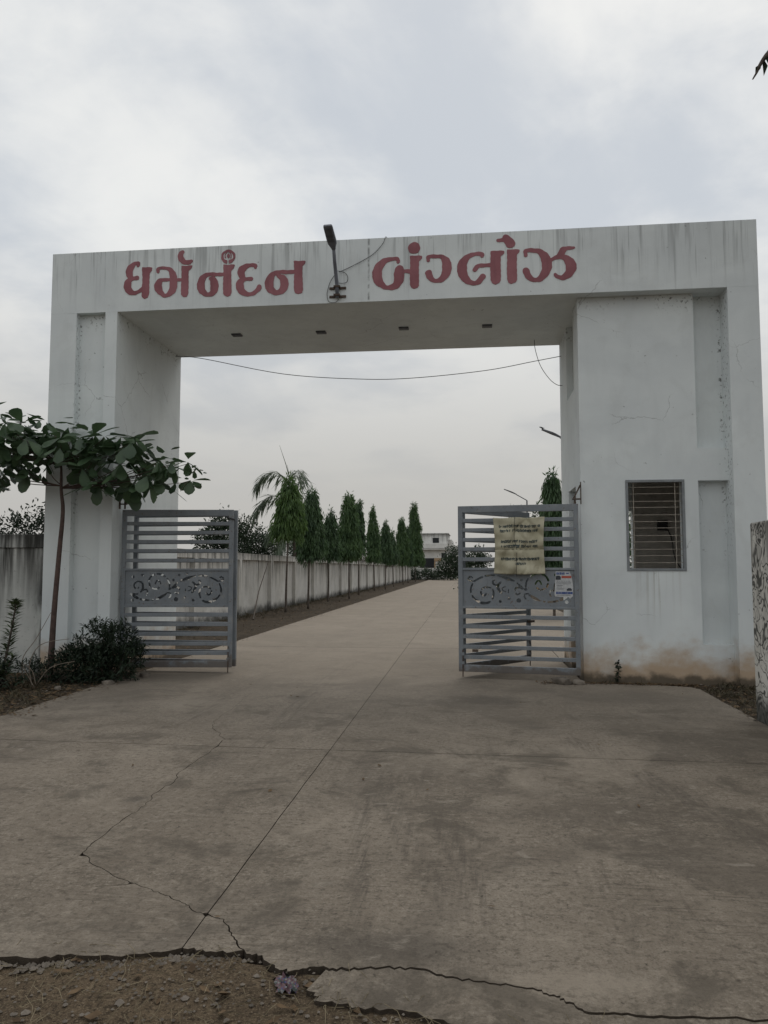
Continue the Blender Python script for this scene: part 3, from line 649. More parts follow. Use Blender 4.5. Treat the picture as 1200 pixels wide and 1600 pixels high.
# ------------------------------------------------------------------ gate leaves
GW, GH = 1.62, 2.265
def zu(u): return GH-(u-120)*1.6966e-3
def panel_mesh(mirror):
    x0, x1 = .062, GW-.062; z1, z0 = zu(640), zu(930)
    def cv(q):
        u = (q[0]-75)/1020; x = x0+u*(x1-x0)
        if mirror: x = x0+x1-x
        return (x, z1-(q[1]-135)/355*(z1-z0), max(q[2] if len(q) > 2 else 8, 4)*1.42e-3)
    raw = [
     ([(690, 214, 9), (745, 196, 9), (800, 187, 10), (860, 190, 9), (905, 202, 9), (950, 222, 9), (985, 245, 9), (1008, 280, 9), (1022, 330, 9), (1014, 375, 9), (985, 420, 9), (930, 455, 14), (880, 462, 13), (832, 442, 8)], 1),
     ([(818, 415, 9), (808, 370, 10), (815, 330, 9), (845, 306, 8), (890, 305, 8), (925, 335, 9), (920, 372, 9), (892, 386, 9), (868, 350, 8)], 1),
     ([(985, 243, 7), (1028, 243, 7), (1044, 218, 8), (1022, 200, 7), (1005, 212, 6)], 0), ([(620, 240, 9), (690, 214, 17), (728, 197, 8)], 0),
     ([(742, 256, 9), (770, 290, 13), (760, 330, 13), (735, 362, 9)], 0), ([(772, 286, 8), (805, 275, 10), (815, 248, 9), (800, 236, 7)], 0),
     ([(700, 298, 5), (728, 312, 6), (720, 338, 5), (695, 345, 5)], 1), ([(670, 325, 5), (672, 355, 5)], 0),
     ([(545, 312, 14), (588, 262, 6)], 0), ([(545, 310, 10), (598, 308, 9), (610, 345, 8), (592, 374, 8), (566, 362, 8)], 1),
     ([(512, 296, 9), (505, 248, 9), (465, 196, 9), (400, 168, 10), (342, 185, 9), (308, 236, 10), (320, 298, 9)], 1),
     ([(342, 318, 8), (390, 325, 8), (425, 285, 8), (410, 246, 8), (386, 242, 8), (370, 275, 8)], 1),
     ([(130, 378, 9), (180, 410, 15), (240, 435, 10), (310, 443, 9), (352, 439, 8)], 1), ([(388, 432, 8), (430, 410, 15), (480, 378, 9)], 0),
     ([(488, 364, 6), (522, 372, 7), (520, 410, 8), (496, 420, 7)], 1), ([(130, 378, 9), (202, 378, 7)], 0),
     ([(190, 250, 6), (164, 276, 8), (166, 310, 8), (190, 324, 7), (210, 310, 6)], 1), ([(198, 246, 6), (240, 262, 11), (250, 312, 11), (230, 357, 8)], 0),
     ([(250, 336, 8), (288, 334, 8), (296, 368, 8), (286, 390, 6)], 0)]
    S = []
    for s, dash in raw:
        q = [cv(a) for a in catmull(s, 6)]
        if not dash: S.append(q); continue
        cur = []; L = 0
        for a, b2 in zip(q[:-1], q[1:]):
            L += math.hypot(b2[0]-a[0], b2[1]-a[1])
            if L < .125: cur = cur or [a]; cur.append(b2)
            elif L > .160:
                if len(cur) > 1: S.append(cur)
                cur = []; L = 0
        if len(cur) > 1: S.append(cur)
    for d in ((150, 200, 16), (243, 182, 14), (148, 443, 16), (605, 180, 13), (550, 232, 13), (682, 165, 13), (578, 432, 22), (748, 443, 14), (515, 322, 15), (665, 413, 12)):
        a = cv(d); S.append([a, (a[0]+.001, a[1], a[2])])
    return mask_mesh('scroll_panel', x0, x1, z0, z1, .0058, lambda gx, gz: -sd_strokes(S, gx, gz), .004)
PM = {False: panel_mesh(False), True: panel_mesh(True)}
st_m = MB().box(-.031, .031, -.025, .025, 0, GH).mesh('stile')
sl_m = MB().box(.031, GW-.031, -.018, .018, -.026, .026).mesh('slat')
tr_m = MB().box(.0312, GW-.0312, -.024, .024, -.046, .046).mesh('rail')
md_m = MB().box(.0312, GW-.0312, -.022, .022, -.016, .016).mesh('rail')
for me in (st_m, sl_m, tr_m, md_m): me.materials.append(M['gate'])
def leaf(label, a, b2, z, mirror, rod_x, extra=0):
    rz = math.atan2(b2[1]-a[1], b2[0]-a[0])
    t_ = thing('gate_leaf', label, 'gate', (a[0], a[1], z), rz, 'steel gate leaves of the entrance')
    def pc(nm, me, x, zz):
        o = link(nm, me, 'gate', t_, bevel=.005); o.location = (x, 0, zz); return o
    pc('stile', st_m, .031-.0, 0); pc('stile', st_m, GW-.031, 0)
    pc('rail', tr_m, 0, GH-.046); pc('rail', tr_m, 0, .046)
    pc('rail', md_m, 0, zu(632)); pc('rail', md_m, 0, zu(940))
    for u in (238, 315, 394, 472, 555, 1016, 1095, 1176, 1257, 1337):
        o = pc('slat', sl_m, 0, zu(u)+random.uniform(-.002, .002)); o.rotation_euler = (0, random.uniform(-.0015, .0015), 0)
    o = link('scroll_panel', PM[mirror], 'gate', t_); o.location = (0, .002, 0)
    MB().tube([(rod_x, -.034, -.07), (rod_x, -.034, .30)], .008, 8).build('drop_bolt', 'rusty', t_)
    for zk in (.10, .22): MB().box(rod_x-.02, rod_x+.02, -.045, -.0255, zk, zk+.04).build('bolt_keeper', 'gate', t_)
    return t_
ZG = .085
leaf('grey steel gate leaf hinged on the left pylon, cut scroll panel fully in view', (-5.075, 10.66), (-3.455, 10.84), ZG, False, GW-.05)
lr = leaf('grey steel gate leaf folded flat behind the left front leaf', (-5.06, 11.03), (-3.44, 10.955), ZG, False, .05)
rf_a, rf_b = (-.215, 10.72), (1.40, 10.47)
rfl = leaf('grey steel gate leaf beside the guard cabin, with cloth banner and poster on it', rf_a, rf_b, ZG+.01, True, .06)
leaf('grey steel gate leaf folded back at an angle behind the bannered leaf', (-.175, 10.80), (.84, 12.06), ZG+.01, True, GW-.05)
MB().tube(catmull([(GW-.11, -.032, GH-.10), (GW-.05, -.034, GH-.125), (GW+.004, -.03, GH-.14), (GW+.006, .03, GH-.145)], 3), .011, 6).build('tie_strap', 'black', bpy.data.objects['gate_leaf'])
MB().box(.19, .27, -.040, -.0255, .27, .305).build('latch_plate', 'rusty', rfl)
lk = MB().box(GW-.10, GW+.06, -.05, -.026, .58, .615); lk.build('latch_bar', 'rusty', bpy.data.objects['gate_leaf.003'])

# banner tied to the leaf (leaf-local metres: x along, z up)
rzr = math.atan2(rf_b[1]-rf_a[1], rf_b[0]-rf_a[0])
ban = thing('cloth_banner', 'creased cream cloth banner with faded dark lines of writing tied to gate', 'banner', (rf_a[0], rf_a[1], ZG+.01), rzr)
bx0, bx1, bz0, bz1 = .50, 1.185, 1.335, 2.09
def drape(u, v):
    f = .012*math.sin(u*7+v*4+1)+.008*math.sin(u*17-v*9)+.006*math.sin(v*23+u*5)+.010*mnoise.noise(Vector((u*5, v*5, 1)))
    rid = -.024*max(0, 1-abs(u-.40-.04*math.sin(v*9))*26)-.022*max(0, 1-abs(u-.72+.25*v)*18)-.020*max(0, 1-abs(v-.44)*26)-.020*max(0, 1-abs(u-.15-.5*v*v)*16)*(v < .42)-.018*max(0, 1-abs(u+v-1.62)*16)-.016*max(0, 1-abs(u-.55-.1*math.sin(v*14))*24)
    corner = .012*(1-min(1, min(u, 1-u)*8))
    return -.085+f*1.5-rid*1.1-corner
def sheet(u, v):
    sag = .012*math.sin(math.pi*u)*(1-v)+.010*math.sin(u*11)*(v > .5)*.6
    pin = .018*math.sin(v*math.pi)*(1-2*u)
    return (bx0+u*(bx1-bx0)+pin, drape(u, v), bz0+v*(bz1-bz0)-sag)
nb = 44; mb = MB(); mb.v = [sheet(i/nb, j/nb) for j in range(nb+1) for i in range(nb+1)]
mb.f = [(j*(nb+1)+i, j*(nb+1)+i+1, (j+1)*(nb+1)+i+1, (j+1)*(nb+1)+i) for j in range(nb) for i in range(nb)]
cl_ = mb.build('cloth', 'cloth', ban, smooth=True); md = cl_.modifiers.new('thickness', 'SOLIDIFY'); md.thickness = .002
ink = MB()
def ribbon(pts, wd=.0042):
    for (u0, v0), (u1, v1) in zip(pts[:-1], pts[1:]):
        a, b2 = Vector(sheet(u0, v0)), Vector(sheet(u1, v1)); d = b2-a
        if d.length < 1e-5: continue
        n = Vector((-d.z, 0, d.x)).normalized()*wd; e = d.normalized()*wd*.5; s = Vector((0, -.0035, 0))
        ink.add([a-n-e+s, b2-n+e+s, b2+n+e+s, a+n-e+s], [(0, 1, 2, 3)])
rr = random.Random(11)
for v, u0, u1, hh in ((.845, .10, .92, .036), (.765, .12, .88, .034), (.575, .13, .88, .034), (.490, .14, .86, .036), (.265, .13, .90, .036), (.185, .40, .62, .034)):
    u = u0
    while u < u1:
        wdt = rr.uniform(.020, .034)
        if rr.random() < .14: u += wdt*.8; continue
        k = rr.random()
        if k < .75: ribbon([(u+wdt*.15, v-hh*.5), (u+wdt*.15, v+hh*.55)])
        c0 = rr.uniform(.2, .6); r1 = rr.uniform(.35, .6)
        ribbon([(u+wdt*(.55+.38*math.cos(c0+q*.9)), v+hh*r1*math.sin(c0+q*.9)) for q in range(5 if rr.random() < .5 else 7)], .0036)
        if rr.random() < .35: ribbon([(u+wdt*.3, v+hh*.75), (u+wdt*.7, v+hh*.85)], .003)
        u += wdt
ink.build('lettering', 'ink_green', ban, kind='stuff')
sm = MB()
for pts in ([(.42, 1.02), (.40, .62), (.45, .44), (.44, -.04)], ):
    sm.tube([Vector(sheet(u, min(max(v, 0), 1)))+Vector((0, -.004, (v-min(max(v, 0), 1))*.7)) for u, v in catmull(pts, 6)], .0028, 5)
sm.build('tie_string', 'cable', ban)
MB().tube([Vector(sheet(u, .44))+Vector((0, -.004, 0)) for u in np.linspace(-.01, 1.01, 24)], .0032, 5).build('tie_string', 'cable', ban)

# poster pasted on the scroll panel
pos = thing('paper_poster', 'small white paper poster with red and blue bands pasted on gate panel', 'poster', (rf_a[0], rf_a[1], ZG+.01), rzr)
pzt = zu(650); px0 = 1.295
sheet_p = MB().add([(px0+.02, -.0065, pzt), (px0+.20, -.0065, pzt-.003), (px0+.225, -.0068, pzt-.07), (px0+.245, -.0075, pzt-.20), (px0+.24, -.0068, pzt-.33), (px0+.20, -.011, pzt-.365), (px0+.185, -.0066, pzt-.345), (px0+.005, -.0066, pzt-.335), (px0, -.010, pzt-.30), (px0+.012, -.0065, pzt-.10)], [tuple(range(10))])
ps = sheet_p.build('sheet', 'paper', pos)
def ink_rect(m, rects):
    q = MB()
    for x0, x1, z0, z1 in rects: q.add([(px0+x0, -.0098, pzt-z0), (px0+x1, -.0098, pzt-z0), (px0+x1, -.0098, pzt-z1), (px0+x0, -.0098, pzt-z1)], [(0, 3, 2, 1)])
    return q.build('print', m, pos, kind='stuff')
ink_rect('ink_blue', [(.03+.022*k, .046+.022*k, .012+.004*(k % 2), .045) for k in range(5)]+[(.155, .19, .02, .034), (.02, .235, .272, .302)])
ink_rect('ink_red', [(.095, .222, .060, .090)])
ink_rect('ink_dark', [(.018, .085, .068, .112), (.028, .075, .058, .068), (.16, .225, .232, .258), (.175, .215, .222, .232)]+[(.03+.03*k, .052+.03*k, .128, .133) for k in range(6)]+[(.02, .22, .150, .154), (.03, .215, .166, .169), (.03, .11, .186, .191), (.03, .10, .205, .209), (.03, .13, .224, .228), (.03, .12, .243, .247), (.03, .21, .316, .320)])
ink_rect('paper', [(.03+.019*k, .040+.019*k, .280, .294) for k in range(10)])

# ------------------------------------------------------------------ lamp on the beam, cables
lamp = thing('street_lamp', 'grey flat-headed street lamp bracketed to the face of the gateway beam', 'lamp', (-1.867, Y0, 5.27))
o0 = (-1.867, Y0, 5.27)
MB().tube(at(o0, [(-1.866, 10.345, 5.27), (-1.868, 10.33, 5.45), (-1.878, 10.20, 5.72), (-1.870, 10.07, 5.88)]), [.026, .026, .025, .024], 10).build('pole', 'lampgrey', lamp, smooth=True)
for z in (5.30, 5.42):
    MB().box(-.118, .118, -.020, -.001, z-5.27-.016, z-5.27+.016).box(-.045, .045, -.098, -.0205, z-5.27-.014, z-5.27+.014).build('clamp', 'rusty', lamp, bevel=.003)
hd = MB()
R0 = Vector((-1.870-o0[0], 10.09-o0[1], 5.865-o0[2])); ax = Vector((-.02, -.30, .155)).normalized(); sx = Vector((1, -.05, 0)).normalized(); nn = sx.cross(ax).normalized()
prof = [(0, .028, .028), (.05, .042, .034), (.09, .060, .030), (.14, .064, .027), (.36, .062, .020), (.385, .056, .015)]
vs = []
for d, wd, th in prof:
    c_ = R0+ax*d
    vs += [c_+sx*wd*a+nn*th*b2 for a, b2 in ((-1, -.5), (-.8, -1), (.8, -1), (1, -.5), (1, .5), (.7, 1), (-.7, 1), (-1, .5))]
fs = [(i*8+j, i*8+(j+1) % 8, (i+1)*8+(j+1) % 8, (i+1)*8+j) for i in range(len(prof)-1) for j in range(8)]+[tuple(range(7, -1, -1)), tuple(40+j for j in range(8))]
hdo = hd.add(vs, fs).build('lamp_head', 'lampgrey', lamp)
lens = MB(); 
sgn = -1 if nn.z > 0 else 1
lens.add([R0+ax*d+sx*wd*a+nn*sgn*.030*(1 if True else 0) for d, wd in ((.13, .046), (.34, .045)) for a in (-1, 1)], [(0, 1, 3, 2)])
lens.build('lens', 'darkmetal', hdo)
cab = [[(-1.85, 10.385, 5.65), (-1.709, 10.385, 5.707), (-1.483, 10.385, 5.816), (-1.347, 10.385, 5.902), (-1.23, 10.385, 6.03), (-1.19, 10.39, 6.128), (-1.17, 10.5, 6.135)],
       [(-1.873, 10.34, 5.65), (-1.80, 10.37, 5.648), (-1.745, 10.385, 5.617), (-1.722, 10.385, 5.55), (-1.75, 10.385, 5.495), (-1.844, 10.36, 5.483), (-1.899, 10.37, 5.54), (-1.895, 10.37, 5.61), (-1.87, 10.35, 5.655)],
       [(-1.895, 10.37, 5.62), (-1.972, 10.385, 5.517), (-2.01, 10.385, 5.39), (-2.017, 10.385, 5.316), (-1.989, 10.385, 5.23), (-1.898, 10.385, 5.218), (-1.845, 10.37, 5.26)]]
for q in cab: MB().tube(at(o0, catmull(q, 5)), .0042, 5).build('cable', 'cable', lamp)
def wire(label, pts, r=.006):
    o = MB().tube(catmull(pts, 6), r, 5).build('cable', 'cable'); o['label'] = label; o['category'] = 'cable'; return o
wire('thin black cable sagging right across the opening under the gateway beam', [(XL1-.01, 12.6, 5.17), (-4.64, 12.6, 5.115), (-3.2, 12.6, 4.80), (-1.9, 12.6, 4.675), (-1.0, 12.6, 4.665), (.2, 12.6, 4.755), (1.0, 12.6, 4.885), (XR0+.01, 12.6, 4.96)])
wire('short loose cable drooping from beam underside to the guard cabin side', [(1.005, 12.5, 5.22), (1.02, 12.5, 5.05), (1.10, 12.5, 4.78), (1.24, 12.5, 4.56), (1.36, 12.5, 4.46), (XR0+.01, 12.5, 4.45)], .005)

# ------------------------------------------------------------------ walls
def wall_run(label, y_list, xf, m, h=1.98, th=.14):
    w_ = thing('boundary_wall', label, 'wall')
    for a, b2 in zip(y_list[:-1], y_list[1:]):
        p_ = MB(); xa, xb = xf(a), xf(b2)
        p_.add([(xa-.12, a, -.2), (xb-.12, b2, -.2), (xb-.12, b2, h-.21), (xa-.12, a, h-.21), (xa-.12-th, a, -.2), (xb-.12-th, b2, -.2), (xb-.12-th, b2, h-.21), (xa-.12-th, a, h-.21)], [(3, 2, 1, 0), (4, 5, 6, 7), (0, 4, 7, 3), (1, 2, 6, 5), (3, 7, 6, 2)])
        p_.build('wall_panel', m, w_)
        c_ = MB(); hh = h+random.uniform(-.006, .006)
        c_.add([(xa+.002, a, h-.209), (xb+.002, b2, h-.209), (xb+.002, b2, hh), (xa+.002, a, hh), (xa-.13-th, a, h-.209), (xb-.13-th, b2, h-.209), (xb-.13-th, b2, hh), (xa-.13-th, a, hh)], [(3, 2, 1, 0), (4, 5, 6, 7), (0, 4, 7, 3), (1, 2, 6, 5), (3, 7, 6, 2), (0, 1, 5, 4)])
        c_.build('top_band', m, w_)
    for k, a in enumerate(y_list):
        MB().box(xf(a)-.125-th, xf(a)+.012, a-.15, a+.15, -.2, h-.2105).build('pilaster', m, w_, bevel=.006)
    return w_
yl = [15.2, 19.35]+[23.3+3.95*k for k in range(24)]
wall_run('long pale boundary wall with pilasters running down the far side of the drive', yl, xw, 'roadwall')
rw = MB().box(-7.35, -6.95, 13.05, 15.05, -.2, 1.97).build('return_wall', 'roadwall', bpy.data.objects['boundary_wall'])
sw = thing('street_wall', 'black-streaked compound wall butting against the left pylon behind the almond tree', 'wall')
MB().box(-10.5, XL0-.004, 10.62, 10.78, -.2, 1.80).build('wall_panel', 'streetwall', sw)
MB().box(-10.5, XL0-.003, 10.585, 10.80, 1.8005, 2.0).build('top_band', 'streetwall', sw, bevel=.012)
sw2 = thing('side_wall', 'pale mould-ringed wall end at the right edge of the apron', 'wall')
MB().box(2.785, 2.99, -3.0, 8.19, -.2, 1.962).build('wall_panel', 'sidewall', sw2, bevel=.02)

# ------------------------------------------------------------------ foliage helpers
def rot_to(d, up=Vector((0, 0, 1))):
    d = d.normalized(); s_ = d.cross(up)
    s_ = s_.normalized() if s_.length > 1e-4 else Vector((1, 0, 0))
    return d, s_, s_.cross(d)
def lance(mb, base, d, L, wd, droop=.0, roll=0.0):
    """one narrow leaf: four points along a bent midrib, folded in a shallow V"""
    d, s_, n = rot_to(d)
    if roll: s_, n = s_*math.cos(roll)+n*math.sin(roll), n*math.cos(roll)-s_*math.sin(roll)
    m1 = base+d*L*.45+Vector((0, 0, -droop*L*.25)); tip = base+d*L+Vector((0, 0, -droop*L))
    mb.add([base, m1+s_*wd*.5+n*wd*.12, tip, m1-s_*wd*.5+n*wd*.12, m1], [(0, 1, 4), (1, 2, 4), (0, 4, 3), (4, 2, 3)])
def broad(mb, base, d, L, wd, roll=0.0):
    d, s_, n = rot_to(d)
    if roll: s_, n = s_*math.cos(roll)+n*math.sin(roll), n*math.cos(roll)-s_*math.sin(roll)
    mb.add([base, base+d*L*.55+s_*wd*.5, base+d*L, base+d*L*.55-s_*wd*.5], [(0, 1, 2, 3)])
def rv(r, a=1.0): return Vector((r.uniform(-a, a), r.uniform(-a, a), r.uniform(-a, a)))

# mast tree (drooping columnar crown)
def mast_tree(label, x, y, h, cb, wd, m, n, seed, group='columnar mast trees in a row by the wall', lean=0.0, ls=1.0):
    r = random.Random(seed); t_ = thing('mast_tree', label, 'tree', (x, y, -.02), 0, group)
    pts = [(0, 0, -.05), (lean*.2+r.uniform(-.02, .02), 0, h*.25), (lean*.5+r.uniform(-.03, .03), r.uniform(-.03, .03), h*.55), (lean, 0, h*.97)]
    tk = MB().tube(catmull(pts, 4), [.040*(1-.75*k/12)+.006 for k in range(13)], 7).build('trunk', 'bark', t_, smooth=True)
    br = MB(); cr = MB(); H = h-cb
    for k in range(26):
        tt = r.uniform(.02, .85); z = cb+H*tt; a = r.uniform(0, 6.28); rad = wd*(1-tt)**.7*r.uniform(.5, .9)
        br.tube([(lean*z/h, 0, z), (lean*z/h+math.cos(a)*rad*.7, math.sin(a)*rad*.7, z-.05), (lean*z/h+math.cos(a)*rad, math.sin(a)*rad, z-.2)], [.008, .006, .003], 4, False)
    br.build('branches', 'bark', t_, kind='stuff')
    # clumps of hanging leaves
    nc = max(60, int(n/22*2.1*max(.8, H*wd/1.1)/ls**1.2))
    for c_ in range(nc):
        tt = 1-r.random()**.62
        prof = (1-tt)**.58*(1.0 if tt > .12 else .8+tt*1.6)
        a = r.uniform(0, 6.28); rad = (1+.42*mnoise.noise(Vector((math.cos(a)*1.1+seed*3.7, math.sin(a)*1.1, tt*5.5))))*wd*prof*(.25+.75*math.sqrt(r.random()))*r.uniform(.85, 1.12)
        rad *= 1.0 if r.random() > .07 else 1.28; cz = cb+H*tt+r.uniform(-.08, .08); cx = lean*cz/h+math.cos(a)*rad; cy = math.sin(a)*rad
        for k in range(22):
            b_ = Vector((cx, cy, cz))+Vector((r.gauss(0, .055), r.gauss(0, .055), r.gauss(0, .10)))*(.6+wd*.9)
            d = Vector((math.cos(a)*.35+r.uniform(-.4, .4), math.sin(a)*.35+r.uniform(-.4, .4), -1.0 if tt < .93 else r.uniform(-.4, .8)))
            lance(cr, b_, d, r.uniform(.15, .27)*ls, r.uniform(.034, .052)*ls, .1, r.uniform(-1.5, 1.5))
    cr.build('crown', m, t_, kind='stuff')
    return t_
def road_x(px, d): return (px-727)/1202*d+SL*d
trees = [ # pixel column, distance, height, crown base, half width, fresh?
 (443, 26.1, 4.62, 2.72, .58, 1, 'pale fresh-green drooping mast tree standing first in the row by the wall'),
 (479, 28.6, 4.45, 2.05, .52, 0, 'dark broad mast tree second in the row, just beyond the palm'),
 (511, 34.6, 4.05, 2.10, .50, 0, 'shorter round-shouldered mast tree third in the row by the wall'),
 (545, 38.2, 5.35, 2.15, .58, 0, 'tall full mast tree fourth in the row, crown reaching well above its neighbours'),
 (560, 44.0, 5.45, 2.55, .45, 0, 'narrow tall mast tree fifth in the row, tucked against the fourth'),
 (585, 51.5, 5.70, 2.10, .48, 0, 'slim pointed mast tree sixth in the row, sky on both sides of its tip'),
 (602, 56.0, 4.95, 2.10, .50, 0, 'low pointed mast tree seventh in the row by the wall'),
 (615, 63.0, 4.65, 2.10, .46, 0, 'small mast tree eighth in the row, lowest tip of the far end'),
 (630, 72.0, 6.30, 2.10, .62, 0, 'mast tree ninth in the row with a ragged double tip'),
 (638, 80.0, 5.80, 2.10, .62, 0, 'mast tree tenth in the row, half hidden behind the ninth'),
 (649, 86.0, 8.90, 2.10, .95, 0, 'tallest mast tree closing the far end of the row before the white house')]
for k, (px, d, h, cb, wd, fr, lab) in enumerate(trees):
    mast_tree(lab, road_x(px, d), d, h, cb, wd, 'ashoka_light' if fr else ('ashoka_mid' if k in (3, 5, 8, 10) else 'ashoka'), 3000 if d < 40 else 2300, 40+k, lean=random.uniform(-.16, .16), ls=1.0 if d < 60 else 1.35)
mast_tree('lone dark mast tree rising behind the right gate leaf beside the cabin', road_x(861, 24), 24, 4.5, 1.3, .52, 'ashoka', 3200, 77, 'columnar mast trees right of the drive')
mast_tree('mast tree hidden mostly behind the guard cabin, its edge showing past the wall', road_x(889, 27), 27, 4.3, 1.6, .55, 'ashoka', 1800, 78, 'columnar mast trees right of the drive')

def leafy(name, label, cat, x, y, z0, lobes, n, ls, m, seed, trunk=.05, trunk_h=None, group=None, wide=.55, z_shift=0):
    """tree or bush: limbs reaching into overlapping clumps of leaves"""
    r = random.Random(seed); t_ = thing(name, label, cat, (x, y, z0), 0, group)
    st = MB(); th = trunk_h if trunk_h else min(q[2] for q in lobes)*.6
    if trunk: st.tube([(0, 0, -.1), (r.uniform(-.05, .05), 0, th*.5), (0, 0, th)], [trunk, trunk*.85, trunk*.7], 7)
    for q in lobes:
        st.tube(catmull([(0, 0, th*.9), (q[0]*.5, q[1]*.5, th+(q[2]-th)*.6), (q[0], q[1], q[2])], 3), [trunk*.55*(1-k/8)+.004 for k in range(7)], 5, False)
    st.build('trunk' if cat == 'tree' else 'stems', 'bark', t_)
    cr = MB(); tot = sum(q[3]**2 for q in lobes)
    for q in lobes:
        nq = int(n*q[3]**2/tot); nc = max(6, nq//14)
        for c_ in range(nc):
            dv = rv(r).normalized(); rad = q[3]*(.45+.55*r.random()**.5)
            cc = Vector((q[0], q[1], q[2]))+Vector((dv.x*rad, dv.y*rad, dv.z*rad*q[4]))
            for k in range(14):
                b_ = cc+Vector((r.gauss(0, 1), r.gauss(0, 1), r.gauss(0, 1)))*ls*1.2
                d = dv*.6+rv(r, .9)+Vector((0, 0, .1))
                broad(cr, b_, d, ls*r.uniform(.7, 1.4), ls*wide*r.uniform(.7, 1.2), r.uniform(-1.5, 1.5))
    cr.build('crown', m, t_, kind='stuff')
    return t_

# ------------------------------------------------------------------ almond tree by the pylon
alm = thing('almond_tree', 'young broad-leaved almond tree with flat tiered crown in front of left pylon', 'tree', (-5.72, 9.95, -.02))
ao = (-5.72, 9.95, -.02)
tp = [(-5.724, 9.95, -.05), (-5.70, 9.95, .44), (-5.68, 9.95, .96), (-5.632, 9.95, 1.75), (-5.60, 9.95, 2.28), (-5.635, 9.95, 2.58), (-5.65, 9.95, 2.95), (-5.75, 9.95, 3.35)]
MB().tube(at(ao, catmull(tp, 4)), [.046-.0012*k if k < 20 else max(.008, .022-.002*(k-20)) for k in range(29)], 9).build('trunk', 'barkred', alm, smooth=True)
ros = [(-6.276, 3.643), (-6.45, 3.501), (-6.196, 3.544), (-5.991, 3.492), (-5.714, 3.485), (-6.344, 3.402), (-6.543, 3.261), (-6.112, 3.325), (-5.758, 3.294), (-5.455, 3.241), (-6.285, 3.184), (-5.954, 3.13), (-5.577, 3.147), (-5.278, 3.166), (-5.033, 3.256), (-4.86, 3.253), (-5.079, 3.138), (-4.541, 3.271), (-4.686, 3.202), (-4.464, 3.151), (-6.534, 3.044), (-6.326, 2.921), (-6.096, 2.869), (-5.823, 2.984), (-5.47, 2.907), (-5.07, 2.83), (-4.927, 2.994), (-4.707, 3.061), (-4.604, 2.87), (-4.435, 2.938), (-4.264, 2.912), (-4.845, 2.685), (-4.624, 2.659), (-4.333, 2.726), (-4.187, 2.7), (-4.021, 2.885), (-3.852, 2.859), (-3.946, 2.744), (-3.733, 2.904), (-6.602, 2.805), (-5.273, 2.999), (-5.116, 2.713), (-5.83, 3.2), (-6.18, 3.086), (-6.461, 3.115), (-5.45, 3.074), (-6.745, 3.193), (-6.813, 2.976)]
def almond_leaf(kind):
    mb = MB(); n = 5; curl = (.10, .22, .04)[kind]; V_ = []
    prof = [(0, .02), (.18, .16), (.45, .38), (.72, .50), (.92, .33), (1.0, .05)]
    for u, wv in prof:
        z = -curl*u*u; f = .10*wv
        V_ += [(-wv*.62, u, z+f), (0, u, z), (wv*.62, u, z+f)]
    F_ = []
    for i in range(len(prof)-1):
        a = i*3; F_ += [(a, a+1, a+4, a+3), (a+1, a+2, a+5, a+4)]
    mb.add(V_, F_); me = mb.mesh('leaf'); me.materials.append(M['almond']); me.polygons.foreach_set('use_smooth', [True]*len(me.polygons)); return me
LM = [almond_leaf(k) for k in range(3)]
ra = random.Random(5); br = MB(); nleaf = 0
hubs = [(-5.64, 2.60), (-5.62, 2.63), (-5.66, 2.95)]
mains = {}
for i, (x, z) in enumerate(ros):
    y = 9.95+ra.uniform(-.55, .45)*(1 if x > -6.4 else .8)
    hub = hubs[0] if x > -5.64 and z < 3.0 else hubs[1] if z < 3.0 else hubs[2]
    z -= .10*max(0, z-3.3)/.3
    mid = ((x*.55+hub[0]*.45), 9.95+(y-9.95)*.5, hub[1]+(z-hub[1])*.42-.03)
    br.tube(at(ao, catmull([(hub[0], 9.95, hub[1]), mid, (x, y, z-.03)], 4)), [.0085-.0006*k for k in range(9)], 5, False)
    nl = 6 if nleaf < 290 else 5
    a0 = ra.uniform(0, 6.28)
    for k in range(nl):
        a = a0+k*6.283/nl+ra.uniform(-.3, .3); L = ra.uniform(.20, .34)*(1.0 if x < -4.1 else .8)
        pitch = ra.choice((-.95, -.6, -.35, -.1, .2, .45)) if z > 2.9 else ra.choice((-1.25, -1.0, -.7, -.4, .1))
        if x < -3.8 or k < 5:
            o = bpy.data.objects.new('leaf', ra.choice(LM)); col.objects.link(o); o.parent = alm
            d = Vector((math.cos(a)*math.cos(pitch), math.sin(a)*math.cos(pitch), math.sin(pitch)))
            q = d.to_track_quat('Y', 'Z'); q = q @ Euler((0, ra.uniform(-.5, .5), 0)).to_quaternion()
            o.rotation_mode = 'QUATERNION'; o.rotation_quaternion = q; o.scale = (L*ra.uniform(.88, 1.05), L, L)
            o.location = Vector((x, y, z))-Vector(ao)+d*.025+Vector((0, 0, ra.uniform(-.02, .02))); nleaf += 1
inn = MB()
for k in range(420):
    x, z = ra.choice(ros); y = 9.95+ra.uniform(-.6, .6); a = ra.uniform(0, 6.28); pt = ra.uniform(-1.3, .3)
    q = Vector((x+ra.gauss(0, .12), y, z+ra.gauss(-.03, .07)))-Vector(ao); L = ra.uniform(.14, .26)*(1 if x < -4.1 else .5)
    d = Vector((math.cos(a)*math.cos(pt), math.sin(a)*math.cos(pt), math.sin(pt))); dd, s1, n1_ = rot_to(d)
    inn.add([q, q+dd*L*.4+s1*L*.24, q+dd*L*.8+s1*L*.27, q+dd*L, q+dd*L*.8-s1*L*.27, q+dd*L*.4-s1*L*.24], [(0, 1, 2, 3, 4, 5)])
inn.build('inner_foliage', 'almond', alm, kind='stuff')
br.build('branches', 'barkred', alm, smooth=True, kind='stuff')

